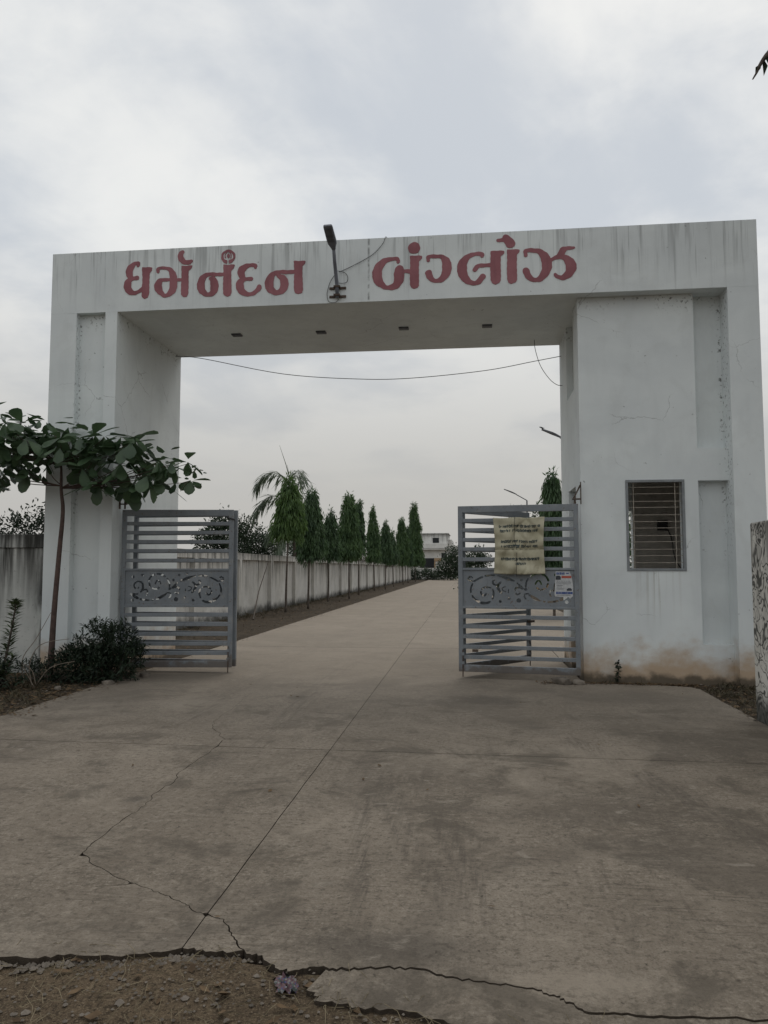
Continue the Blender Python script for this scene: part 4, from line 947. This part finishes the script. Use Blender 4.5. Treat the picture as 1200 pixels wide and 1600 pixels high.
# ------------------------------------------------------------------ shrubs and small plants
def shrub(label, x, y, lobes, n, ls, m, seed):
    r = random.Random(seed); t_ = thing('shrub', label, 'shrub', (x, y, -.02))
    st = MB(); cr = MB(); tot = sum(q[3]**2 for q in lobes)
    for q in lobes:
        for k in range(7):
            e = Vector(q[:3])+rv(r, q[3]*.7)
            st.tube(catmull([(r.uniform(-.06, .06), r.uniform(-.06, .06), -.05), (e.x*.5, e.y*.5, e.z*.35), tuple(e)], 3), [.012-.0013*j for j in range(7)], 4, False)
        for c_ in range(int(n*q[3]**2/tot)//9):
            dv = rv(r).normalized(); rad = q[3]*(.5+.55*r.random()**.6)
            cc = Vector(q[:3])+Vector((dv.x*rad, dv.y*rad, dv.z*rad*.95)); ax_ = (dv+rv(r, .5)+Vector((0, 0, .5))).normalized()
            for k in range(9):
                b_ = cc+ax_*(k*ls*.22)
                d = ax_*.5+rv(r, 1.0)
                if b_.z > 0: lance(cr, b_, d, ls*r.uniform(.7, 1.2), ls*.28, .1, r.uniform(-1, 1))
    st.build('stems', 'bark', t_, kind='stuff'); cr.build('crown', m, t_, kind='stuff')
    return t_
shrub('dense dark rounded shrub growing at the foot of the left gate leaf', -4.95, 10.02, [(-.02, 0, .52, .26), (.12, .05, .48, .24), (-.18, -.05, .34, .28), (.18, -.08, .26, .26), (-.42, -.1, .22, .22), (.34, .0, .32, .15), (-.1, -.2, .18, .24)], 6200, .075, 'shrub', 21)
shrub('low dark undergrowth clump around the almond trunk', -5.62, 9.75, [(-.05, .1, .14, .18), (.25, .05, .17, .19), (-.34, .1, .10, .15)], 1900, .06, 'shrub', 22)
# spiky upright plant at the left edge
sp = thing('spiky_plant', 'upright stalk plant with short spiky leaves near the streaked wall', 'plant', (-5.95, 9.25, -.02)); rs = random.Random(9)
st = MB(); cr = MB()
stalks = [[(0, 0, 0), (.02, 0, .3), (.08, 0, .62), (.14, 0, 1.0), (.15, .0, 1.10)], [(0, 0, .05), (-.12, .05, .3), (-.22, .05, .5)], [(0, 0, .05), (.1, -.1, .2), (.2, -.1, .42)]]
for si, q in enumerate(stalks):
    cv = catmull(q, 8); st.tube(cv, [.024*(1-.7*k/(len(cv)-1)) for k in range(len(cv))], 6, False)
    for i in range(int(len(cv)*.35), len(cv)):
        for k in range(11):
            a = rs.uniform(0, 6.28); b_ = Vector(cv[i])+Vector((0, 0, rs.uniform(-.02, .02)))
            lance(cr, b_, Vector((math.cos(a), math.sin(a), rs.uniform(.1, .7))), rs.uniform(.09, .15)*(1 if i < len(cv)-4 else .6), .026, .0, rs.uniform(-.5, .5))
st.build('stalk', 'bark', sp, smooth=True); cr.build('leaves', 'spike', sp, kind='stuff')
shrub('scrubby low plants under the spiky stalk at the left edge', -6.0, 9.0, [(-.25, 0, .28, .3), (.1, .1, .14, .2), (-.1, -.3, .12, .22)], 2200, .08, 'shrub', 23)
dt = thing('dry_stems', 'thin bare arching dry stems beside the almond trunk', 'twigs', (-5.6, 9.35, -.02))
for q in ([(0, 0, 0), (-.05, 0, .3), (.1, 0, .55), (.45, .05, .62)], [(-.1, 0, 0), (-.15, 0, .35), (.0, .05, .62), (.16, .1, .95)], [(.05, 0, 0), (.02, -.05, .22), (-.08, -.1, .3), (.12, -.15, .02)], [(0, .05, 0), (.2, .05, .25), (.5, .1, .33)]):
    cv = catmull(q, 6); MB().tube(cv, [.007-.0002*k for k in range(len(cv))], 5).build('stem', 'twig', dt, smooth=True)
# weed at the cabin foot
wd_ = thing('weed', 'small dark weed sprouting at the foot of the cabin wall', 'plant', (1.86, 10.5, -.02)); cr = MB(); st = MB()
st.tube(catmull([(0, 0, -.02), (.01, 0, .12), (0, .01, .30)], 4), .006, 5, False)
for k in range(90):
    z = rs.uniform(.02, .31); a = rs.uniform(0, 6.28); lance(cr, Vector((rs.gauss(0, .012), rs.gauss(0, .012), z)), Vector((math.cos(a), math.sin(a), rs.uniform(-.2, .8))), rs.uniform(.03, .07), .022, .1, rs.uniform(-1, 1))
st.build('stems', 'bark', wd_); cr.build('leaves', 'shrub', wd_, kind='stuff')

# ------------------------------------------------------------------ background planting
leafy('garden_tree', 'dark bush showing above the streaked street wall at the left edge', 'tree', -7.4, 12.2, 0, [(0, 0, 2.1, .38, .8), (.45, 0, 2.15, .28, .8), (.25, .1, 2.35, .22, 1), (-.5, 0, 2.1, .35, .8), (.75, .2, 2.0, .25, .8)], 2600, .065, 'shrub', 31, .035, 1.6)
def bgx(px, d): return (px-740)/1202*d
leafy('garden_tree', 'dark tree beyond the boundary wall showing through the left gate slats', 'tree', bgx(338, 33), 33, 0, [(0, 0, 3.0, .8, .8), (-.6, 0, 2.6, .6, .8), (.7, 0, 2.7, .6, .8), (.15, 0, 3.6, .5, .7), (.9, 0, 3.3, .35, .8)], 4200, .13, 'bushfar', 32, .09, 1.6)
leafy('garden_tree', 'low dark tree beyond the wall between left gate leaf and palm', 'tree', bgx(398, 36), 36, 0, [(0, 0, 2.6, .75, .75), (-.7, 0, 2.4, .6, .8), (.6, 0, 2.4, .5, .8), (-.2, 0, 3.1, .4, .8)], 3600, .12, 'bushfar', 33, .08, 1.4)
leafy('garden_tree', 'dull brown bushy tree beyond the wall behind the second mast tree', 'tree', bgx(500, 42), 42, 0, [(0, 0, 2.9, .9, .8), (-1., 0, 2.6, .8, .8), (.9, 0, 2.7, .8, .8), (.1, 0, 3.5, .5, .8)], 3600, .15, 'bushfar', 34, .08, 1.4)
leafy('garden_tree', 'dark round tree behind the third and fourth mast trees', 'tree', bgx(528, 52), 52, 0, [(0, 0, 3.5, .9, .9), (-.7, 0, 2.9, .8, .8), (.8, 0, 2.8, .8, .8), (.1, 0, 4.3, .5, .8)], 3400, .15, 'bushfar', 35, .08, 1.8)
leafy('garden_bush', 'dry reddish bush showing over the wall under the fifth mast tree', 'bush', bgx(568, 68), 68, 0, [(0, 0, 2.3, .8, .7), (-1., 0, 2.2, .7, .7), (1.0, 0, 2.3, .8, .7), (2.2, 0, 2.2, .7, .7)], 3000, .14, 'bushbrown', 36, .05, 1.2)
leafy('garden_bush', 'leafy dark bush at the gate of the far white house', 'bush', bgx(703, 98), 98, 0, [(0, 0, 1.6, 1.4, 1.0), (.9, 0, 2.4, 1.2, .9), (-.8, 0, 1.1, 1.0, .9), (1.6, 0, 1.2, 1.2, .9), (.5, 0, 3.4, .8, .9)], 4200, .26, 'bushfar', 37, .1, .6)
leafy('garden_bush', 'low dark hedge bush in front of the far white house', 'bush', bgx(668, 100), 100, 0, [(-1.5, 0, .6, .7, .8), (0, 0, .7, .7, .8), (1.0, 0, .6, .6, .8)], 2200, .2, 'bushfar', 38, .06, .3)
leafy('garden_tree', 'round tree far down the drive seen between right gate slats', 'tree', bgx(742, 78), 78, 0, [(0, 0, 2.4, 1.0, .8), (.8, 0, 2.2, .8, .8), (-.8, 0, 2.1, .7, .8), (.2, 0, 3.1, .6, .8)], 2600, .2, 'bushfar', 39, .1, 1.2)
leafy('garden_bush', 'low green hedge along the right side of the drive behind the banner', 'bush', bgx(790, 52), 52, 0, [(-2.4, 0, .6, .8, .8), (-1.2, 0, .7, .8, .8), (0, 0, .7, .9, .8), (1.2, 0, .8, .9, .8), (2.4, 0, .8, .9, .8)], 3600, .15, 'bushfar', 40, .05, .3)
leafy('garden_tree', 'tree with sparse twiggy top behind right gate leaf left of mast tree', 'tree', bgx(818, 40), 40, 0, [(0, 0, 3.4, .7, .8), (-.5, 0, 4.2, .4, .9), (.6, 0, 4.3, .35, .9), (.3, 0, 2.7, .8, .8), (1.2, 0, 3.2, .7, .8)], 2200, .14, 'bushfar', 41, .08, 1.9)
leafy('garden_bush', 'brownish dry bush behind the lone mast tree right of drive', 'bush', bgx(862, 34), 34, 0, [(-.5, 0, 1.0, .7, .8), (.5, 0, 1.3, .8, .8), (1.5, 0, 1.1, .7, .8), (0, 0, 1.9, .6, .8)], 2600, .11, 'bushbrown', 42, .05, .5)
leafy('garden_tree', 'leafy tree seen through the cabin window and its back opening', 'tree', 3.9, 20.5, 0, [(0, 0, 2.6, .7, .8), (.5, 0, 1.9, .7, .8), (-.2, 0, 1.1, .5, .8), (.6, 0, .8, .5, .8)], 2200, .12, 'ashoka', 43, .07, 1.3)

# palm behind the wall
pd = 33.0; pxx = bgx(458, pd); pz = 4.35
palm = thing('palm_tree', 'feathery palm with arching fronds rising behind the boundary wall', 'tree', (pxx, pd, 0))
MB().tube([(0, 0, -.1), (.03, 0, 1.5), (0, 0, 3.1), (-.05, 0, 3.9)], [.17, .15, .14, .09], 10).build('trunk', 'bark', palm, smooth=True)
def frond(pts, n, L, seed, droop=.5):
    r = random.Random(seed); cv = catmull(pts, 8); mb = MB(); k = len(cv)
    mb.tube(cv, [.028*(1-.85*i/(k-1)) for i in range(k)], 5, False)
    for i in range(n):
        u = .16+.84*i/n; f = u*(k-1); j = min(int(f), k-2); q = Vector(cv[j])+(Vector(cv[j+1])-Vector(cv[j]))*(f-j)
        tg = (Vector(cv[j+1])-Vector(cv[j])).normalized(); sd = tg.cross(Vector((0, 0, 1))); sd = sd.normalized() if sd.length > .05 else Vector((1, 0, 0))
        for s_ in (-1, 1):
            d = sd*s_*r.uniform(.6, 1)+tg*r.uniform(.5, .9)+Vector((0, 0, r.uniform(-.9, .35)))
            lance(mb, q, d, L*(1-.55*abs(u-.45))*r.uniform(.8, 1.1), .055, droop*r.uniform(.6, 1.3), r.uniform(-.6, .6))
    return mb.build('frond', 'palm', palm)
def pw(px, py, dy=0): # metres from the palm's foot for a spot in the palm's own plane
    return ((px-458)/1202*pd, dy, (888-py)/1202*pd+1.5)
frond([pw(458, 800), pw(446, 752), pw(425, 735), pw(405, 738), pw(393, 755)], 62, .85, 1)
frond([pw(457, 806), pw(440, 782), pw(420, 772), pw(402, 782), pw(388, 803)], 62, .85, 2)
frond([pw(459, 800), pw(460, 770), pw(463, 745), pw(466, 733, -.6), pw(470, 748, -1.3)], 62, .85, 3, .7)
frond([pw(458, 815), pw(440, 815), pw(424, 818), pw(412, 838)], 50, .75, 4)
frond([pw(459, 810), pw(475, 800), pw(486, 805), pw(495, 822)], 50, .75, 5)
frond([pw(458, 815), pw(450, 835, -.4), pw(440, 850, -.7), pw(432, 868, -.9)], 44, .65, 6)
frond([pw(458, 812), pw(455, 790, .5), pw(448, 778, 1.2), pw(440, 792, 1.9)], 50, .75, 7)
MB().tube([pw(458, 800), pw(450, 755), pw(441, 722), pw(430, 690)], [.035, .026, .016, .005], 5).build('spear_leaf', 'palm', palm)
MB().tube([pw(458, 800), pw(452, 765), pw(446, 738), pw(443, 722)], [.03, .02, .012, .004], 5).build('spear_leaf', 'palm', palm)
# stick leaning on the wall, twigs on the strip
sk = MB().tube([(xw(24)+.75, 22.2, .0), (xw(25)+.4, 24.0, .75), (xw(26.8)+.03, 26.6, 1.75)], [.022, .018, .012], 6).build('leaning_stick', 'bark'); sk['label'] = 'thin dry stick leaning against the boundary wall near the left gate leaf'; sk['category'] = 'stick'

# ------------------------------------------------------------------ houses
def house(label, x, y, parts, rz=0): return thing('white_house', label, 'house', (x, y, 0), rz)
hd_ = 108.0; hx = bgx(658, hd_); k_ = hd_/1202
fh = thing('white_house', 'two-storey white house with dark window closing the end of the drive', 'house', (hx, hd_, 0))
def hb_(nm, m, px0, px1, py0, py1, y0, y1, parent=fh, bev=.03):
    return MB().box((px0-658)*k_, (px1-658)*k_, y0, y1, max((888-py1)*k_+1.5, -.1), (888-py0)*k_+1.5).build(nm, m, parent, bevel=bev)
hb_('wall', 'house', 630, 699, 849, 906, .6, 9)
hb_('upper_storey', 'house', 640, 699.5, 834, 848.9, 1.1, 9)
hb_('parapet', 'house', 638, 701, 832.5, 834, .95, 9.1)
hb_('balcony_band', 'house', 634, 698.5, 849.2, 857, -.25, .598)
hb_('floor_slab', 'house', 632, 699.2, 857.4, 859, -.2, .597)
hb_('window', 'glassdark', 675.5, 685.5, 840, 848, 1.05, 1.098)
MB().box((674.6-658)*k_, (686.3-658)*k_, 1.0, 1.048, (888-839.9)*k_+1.5, (888-839.2)*k_+1.5).build('window_hood', 'house', fh)
hb_('garage_shade_panel', 'glassdark', 655, 678, 872, 887, .45, .598); hb_('garage_surround', 'tan', 678.2, 689, 872, 877, .42, .599); hb_('garage_surround', 'tan', 678.2, 680, 877.2, 887, .42, .599)  # dark solid panel stands in for the shade inside the garage
hb_('side_window', 'glassdark', 689.5, 697.5, 864, 873, .5, .598)
hb_('compound_wall', 'house', 640, 684, 888, 905, -4.2, -4.0); hb_('gate_pier', 'house', 682.2, 686.8, 889.5, 905, -4.5, -4.21)
hb_('side_wing', 'house', 699.7, 705, 842, 906, 3, 14); hb_('side_wing', 'house', 705.2, 711, 851, 906, 6, 18)
fw_ = thing('low_house', 'pale low house glimpsed over the wall behind the first mast tree', 'house', (bgx(440, 48), 48, 0)); kk = 48/1202
MB().box(-14*kk, 18*kk, 0, 5, -.1, (888-848)*kk+1.5).build('wall', 'house', fw_); MB().box(-16*kk, 20*kk, -.2, 5.2, (888-848)*kk+1.5, (888-845)*kk+1.5).build('roof_slab', 'house', fw_)
MB().box(-9*kk, -3*kk, -.04, -.001, 1.2, 2.4).build('window', 'glassdark', fw_)
rh = thing('low_house', 'pale low wall and shed seen through the slats behind the mast tree', 'house', (bgx(862, 46), 46, 0)); 
MB().box(-1.6, 3.5, 0, 4, -.1, 2.05).build('wall', 'house', rh); MB().box(-1.1, -.1, -.05, -.001, .3, 1.7).build('door', 'tan', rh); MB().box(.6, 1.7, -.05, -.001, .9, 1.8).build('window', 'glassdark', rh)

# ------------------------------------------------------------------ street lamps down the drive, bird
def drive_lamp(label, px, d, tipx, tipy, armx, army):
    x = bgx(px, d); t_ = thing('drive_lamp', label, 'lamp', (x, d, -.05), 0, 'street lamps along the right of the drive'); kk = d/1202
    tip = ((tipx-px)*kk, 0, (888-tipy)*kk+1.55); arm = ((armx-px)*kk, 0, (888-army)*kk+1.55); top = (0, 0, arm[2]-arm[0]*-.45-.15 if False else arm[2]-.35)
    MB().tube([(0, 0, 0), (0, 0, 2.5), top], [.06, .05, .04], 8).build('pole', 'darkmetal', t_)
    MB().tube([top, arm], .028, 6).build('arm', 'darkmetal', t_)
    a, b2 = Vector(arm), Vector(tip); dd = (b2-a).normalized()
    sd = Vector((0, 1, 0)); up = dd.cross(sd)*-1; vs = []
    L = (b2-a).length
    for u, wd, th in ((0, .04, .035), (.25, .06, .05), (.45, .09, .05), (1.0, .08, .018)):
        c_ = a+dd*L*u; vs += [c_+sd*wd+up*th, c_-sd*wd+up*th, c_-sd*wd-up*.012, c_+sd*wd-up*.012]
    MB().add(vs, [(i*4+j, i*4+(j+1) % 4, (i+1)*4+(j+1) % 4, (i+1)*4+j) for i in range(3) for j in range(4)]+[(3, 2, 1, 0), (12, 13, 14, 15)]).build('lamp_head', 'darkmetal', t_)
    return t_
drive_lamp('street lamp whose slanting arm pokes out past the guard cabin edge', 893, 25, 846, 673, 874, 686)
drive_lamp('farther street lamp with slanting arm above the right gate leaf', 822, 45, 787, 765.5, 806, 774)
# small bird perched on the lamp tip
kk = 25/1202; bo = (bgx(846.5, 25), 25.0, (888-672.6)*kk+1.5)
bd = MB(); prof = [(-.085, .004, .005), (-.06, .010, .0), (-.03, .022, .006), (0, .030, .014), (.03, .026, .026), (.048, .018, .036), (.062, .018, .042), (.076, .010, .042), (.092, .002, .038)]
vs = []
for x, r_, z in prof: vs += [(-x, r_*math.cos(a*math.pi/4), .03+z+r_*math.sin(a*math.pi/4)) for a in range(8)]
bd.add(vs, [(i*8+j, i*8+(j+1) % 8, (i+1)*8+(j+1) % 8, (i+1)*8+j) for i in range(len(prof)-1) for j in range(8)])
bd.tube([(0, .008, .03), (0, .01, -.005)], .003, 4).tube([(0, -.008, .03), (0, -.01, -.005)], .003, 4)
bo_ = bd.build('bird', 'bird', smooth=True); bo_.location = bo; bo_['label'] = 'small dark bird perched at the tip of the nearer street lamp'; bo_['category'] = 'bird'

# ------------------------------------------------------------------ hanging branch tip of a roadside tree out of frame on the right
tw = thing('overhanging_branch', 'dark drooping branch tip with withered leaves at the upper right edge', 'branch', (4.6, 7.6, -.02)); to = (4.6, 7.6, -.02)
MB().tube(at(to, [(4.6, 7.6, -.1), (4.5, 7.6, 2.5), (4.3, 7.7, 5.2), (3.9, 7.8, 6.7)]), [.14, .12, .09, .05], 9).build('trunk', 'bark', tw, smooth=True)
MB().tube(at(to, catmull([(3.9, 7.8, 6.7), (3.5, 7.9, 7.0), (3.2, 8, 6.92), (3.065, 8, 6.81), (2.98, 8, 6.69), (2.95, 8, 6.62), (2.905, 8, 6.545)], 4)), [.045-.0016*k for k in range(25)], 6).build('twig', 'bark', tw, smooth=True)
for q in ([(3.02, 8, 6.76), (3.03, 8, 6.68), (3.015, 8, 6.57)], [(3.06, 8, 6.82), (3.05, 7.98, 6.74), (3.06, 7.97, 6.66)], [(2.99, 8.0, 6.71), (2.96, 8.0, 6.66), (2.93, 8.0, 6.58)]):
    lf = MB(); a, b2, c_ = [Vector(v) for v in at(to, q)]; lf.add([a, b2+Vector((.03, 0, 0)), c_, b2-Vector((.03, .02, 0)), b2+Vector((0, .02, 0))], [(0, 1, 4), (1, 2, 4), (0, 4, 3), (4, 2, 3)]); lf.build('leaf', 'shrub', tw)

cr = MB(); rb = random.Random(61)
for c_ in range(150):
    u = rb.random(); cc = Vector((3.55+1.5*u, 7.7+rb.gauss(0, .5), 6.7+.9*math.sin(u*3)+rb.gauss(0, .3)))-Vector(to)
    for k in range(12): broad(cr, cc+rv(rb, .14), rv(rb)+Vector((0, 0, -.5)), rb.uniform(.08, .16), rb.uniform(.04, .07), rb.uniform(-1, 1))
cr.build('crown', 'shrub', tw, kind='stuff')

# ------------------------------------------------------------------ litter, stones, wrapper
rl = random.Random(3); lit = MB(); strw = MB(); peb = MB()
def scatter(n, xr, yr, mb, kind, dens=lambda x, y: 1):
    k = 0; tries = 0
    while k < n and tries < n*8:
        tries += 1; x = rl.uniform(*xr); y = rl.uniform(*yr)
        if in_slab(x, y) or rl.random() > dens(x, y): continue
        z = ground_z(x, y)+.006; k += 1; a = rl.uniform(0, 6.28)
        if kind == 'leaf': broad(mb, Vector((x, y, z)), Vector((math.cos(a), math.sin(a), rl.uniform(-.05, .35))), rl.uniform(.03, .085), rl.uniform(.018, .045), rl.uniform(-.5, .5))
        elif kind == 'straw': mb.tube([(x, y, z), (x+math.cos(a)*.04, y+math.sin(a)*.04, z+rl.uniform(0, .03)), (x+math.cos(a+.3)*.09, y+math.sin(a+.3)*.09, z+rl.uniform(-.004, .03))], .0012, 3, False)
        else:
            s_ = rl.uniform(.003, .011)*(1 if rl.random() < .96 else 2.0); q = [Vector((x, y, z))+Vector((math.cos(j*1.256+a)*s_*rl.uniform(.7, 1.2), math.sin(j*1.256+a)*s_*rl.uniform(.7, 1.2), 0)) for j in range(5)]
            top = Vector((x, y, z+s_*.7)); mb.add(q+[top], [(j, (j+1) % 5, 5) for j in range(5)])
scatter(1500, (-6.6, -4.7), (7.2, 10.6), lit, 'leaf'); scatter(500, (2.75, 3.7), (8.1, 10.5), lit, 'leaf'); scatter(260, (1.45, 2.9), (10.3, 10.6), lit, 'leaf')
scatter(1900, (-7.3, -4.9), (11, 60), lit, 'leaf'); scatter(500, (1.6, 4.5), (13, 30), lit, 'leaf'); scatter(70, (-2.2, .4), (2.3, 3.0), lit, 'leaf')
scatter(420, (-2.3, .5), (2.3, 3.06), strw, 'straw'); scatter(500, (-6.6, -4.7), (7.2, 10.6), strw, 'straw'); scatter(200, (2.75, 3.7), (8.1, 10.5), strw, 'straw')
scatter(900, (-2.3, .5), (2.3, 3.06), peb, 'peb'); scatter(900, (-6.6, -4.7), (7.2, 12.6), peb, 'peb'); scatter(400, (1.45, 3.7), (8.1, 10.6), peb, 'peb'); scatter(900, (-7.2, -4.9), (13, 50), peb, 'peb')
for q in range(380):
    e = rl.choice(edgeL+edgeR[:14]); x, y = e[0]+rl.gauss(0, .03), e[1]-abs(rl.gauss(.01, .03)); s_ = rl.uniform(.004, .014); a = rl.uniform(0, 6.28); z = -.022
    peb.add([(x+math.cos(a+j*1.256)*s_*rl.uniform(.6, 1.3), y+math.sin(a+j*1.256)*s_*rl.uniform(.6, 1.3), z) for j in range(5)]+[(x, y, z+s_*rl.uniform(.5, 1.1))], [(j, (j+1) % 5, 5) for j in range(5)])
for q in range(420):
    y = 7.5+44*rl.random()**2; x = xl(y)+abs(rl.gauss(0, .14)); a = rl.uniform(0, 6.28)
    broad(lit, Vector((x, y, .006)), Vector((math.cos(a), math.sin(a), .12)), rl.uniform(.02, .06), rl.uniform(.012, .03), rl.uniform(-.4, .4))
for q in range(170):
    x, y = rl.uniform(.85, 1.46)+rl.gauss(0, .05), 10.40+rl.gauss(0, .07); a = rl.uniform(0, 6.28)
    broad(lit, Vector((x, y, .008)), Vector((math.cos(a), math.sin(a), rl.uniform(.05, .4))), rl.uniform(.02, .06), rl.uniform(.012, .03), rl.uniform(-.4, .4))
for q in range(260):
    x = rl.uniform(1.45, 2.8); y = 10.40+rl.gauss(0, .05)-.10*max(0, x-2.2); a = rl.uniform(0, 6.28)
    broad(lit, Vector((x, y, .008)), Vector((math.cos(a), math.sin(a), rl.uniform(.05, .4))), rl.uniform(.015, .05), rl.uniform(.01, .025), rl.uniform(-.4, .4))
for q in range(34):   # bits blown on to the concrete
    x, y = rl.uniform(-4, 2.6), rl.uniform(3.2, 10); a = rl.uniform(0, 6.28)
    broad(lit, Vector((x, y, .006)), Vector((math.cos(a), math.sin(a), .12)), rl.uniform(.03, .06), rl.uniform(.012, .03), rl.uniform(-.4, .4))
wee = MB()
for q in range(520):
    if rl.random() < .7: y = 12+50*rl.random()**1.6; x = xw(y)+.03+abs(rl.gauss(0, .35))
    elif rl.random() < .6: y = rl.uniform(7.4, 10.4); x = rl.uniform(-6.8, -4.95)
    else: y = rl.uniform(8.3, 10.5); x = rl.uniform(2.85, 3.7) if y < 10.3 else rl.uniform(1.5, 3.6)
    for k in range(rl.randint(5, 12)):
        a = rl.uniform(0, 6.28); lance(wee, Vector((x+rl.gauss(0, .04), y+rl.gauss(0, .04), ground_z(x, y))), Vector((math.cos(a)*.6, math.sin(a)*.6, rl.uniform(.4, 1.2))), rl.uniform(.07, .26 if y > 11 else .16), .014, .2, rl.uniform(-1, 1))
o = wee.build('weeds', 'bushbrown', kind='stuff'); o['label'] = 'short dull weeds along the wall foot and soil strips'
for nm, mb, m, lab in (('fallen_leaves', lit, 'litter', 'dry brown fallen leaves strewn along the soil strips'), ('dry_grass', strw, 'straw', 'bits of dry straw on the bare soil'), ('gravel', peb, 'stone', 'small loose stones on the bare soil')):
    o = mb.build(nm, m, kind='stuff'); o['label'] = lab
def rubble(label, x, y, z, sx, sy, sz, seed, m='stone'):
    r = random.Random(seed); bm = bmesh.new(); bmesh.ops.create_icosphere(bm, subdivisions=2, radius=1)
    for v in bm.verts:
        n = 1+.35*mnoise.noise(v.co*1.3+Vector((seed, 0, 0))); v.co = Vector((max(-.8, min(.8, v.co.x*n))*sx, max(-.8, min(.8, v.co.y*n))*sy, max(-.55, min(.7, v.co.z*n))*sz))
    me = bpy.data.meshes.new('rubble_stone'); bm.to_mesh(me); bm.free()
    o = link('rubble_stone', me, m); o.location = (x, y, z+.4*sz); o.rotation_euler = (r.uniform(-.1, .1), r.uniform(-.1, .1), r.uniform(0, 3)); o['label'] = label; o['category'] = 'stone'; o['group'] = 'loose rubble by the gates'
rubble('flat broken concrete lump under the right gate leaf by the cabin corner', 1.12, 10.36, 0, .16, .10, .075, 1); rubble('smaller broken lump tucked against the cabin corner', 1.33, 10.33, 0, .10, .08, .055, 2)
rubble('pale stone in the soil under the shrub near the left gate leaf', -4.72, 9.62, -.01, .09, .07, .06, 3); rubble('small stone at the soil edge beneath the almond tree', -5.15, 9.15, -.01, .05, .04, .045, 4)
rubble('stone below the left gate leaf bottom rail', -4.55, 10.35, -.01, .10, .07, .06, 5)
# foil wrapper on the dirt
wr = MB(); nw = 9; V_ = []
for j in range(nw+1):
    for i in range(nw+1):
        u, v = i/nw-.5, j/nw-.5; V_.append((u*.075+.008*math.sin(v*21), v*.105+.006*math.sin(u*25), .014+.016*mnoise.noise(Vector((u*7, v*7, 4)))+.008*math.sin(u*19+v*13)))
wr.add(V_, [(j*(nw+1)+i, j*(nw+1)+i+1, (j+1)*(nw+1)+i+1, (j+1)*(nw+1)+i) for j in range(nw) for i in range(nw)])
m, t, b = mat('wrapper_foil'); M['foil'] = m; p = wpos(t)
n1 = t.noise(p, 42, 2, .5); c = t.mix(t.step(n1, .42, .46), (.04, .055, .05), (.10, .05, .06)); c = t.mix(t.step(t.noise(p, 70, 2), .56, .6), c, (.17, .17, .165)); c = t.mix(t.step(t.noise(t.vmath('ADD', p, (5, 5, 5)), 55, 2), .58, .62), c, (.05, .06, .16))
t.put(b.inputs['Base Color'], c); b.inputs['Roughness'].default_value = .65
o = wr.build('foil_wrapper', 'foil', smooth=True); o.location = (-.69, 2.85, -.018); o.rotation_euler = (0, 0, .4); o['label'] = 'crumpled colourful foil wrapper on the dirt at the broken concrete edge'; o['category'] = 'wrapper'
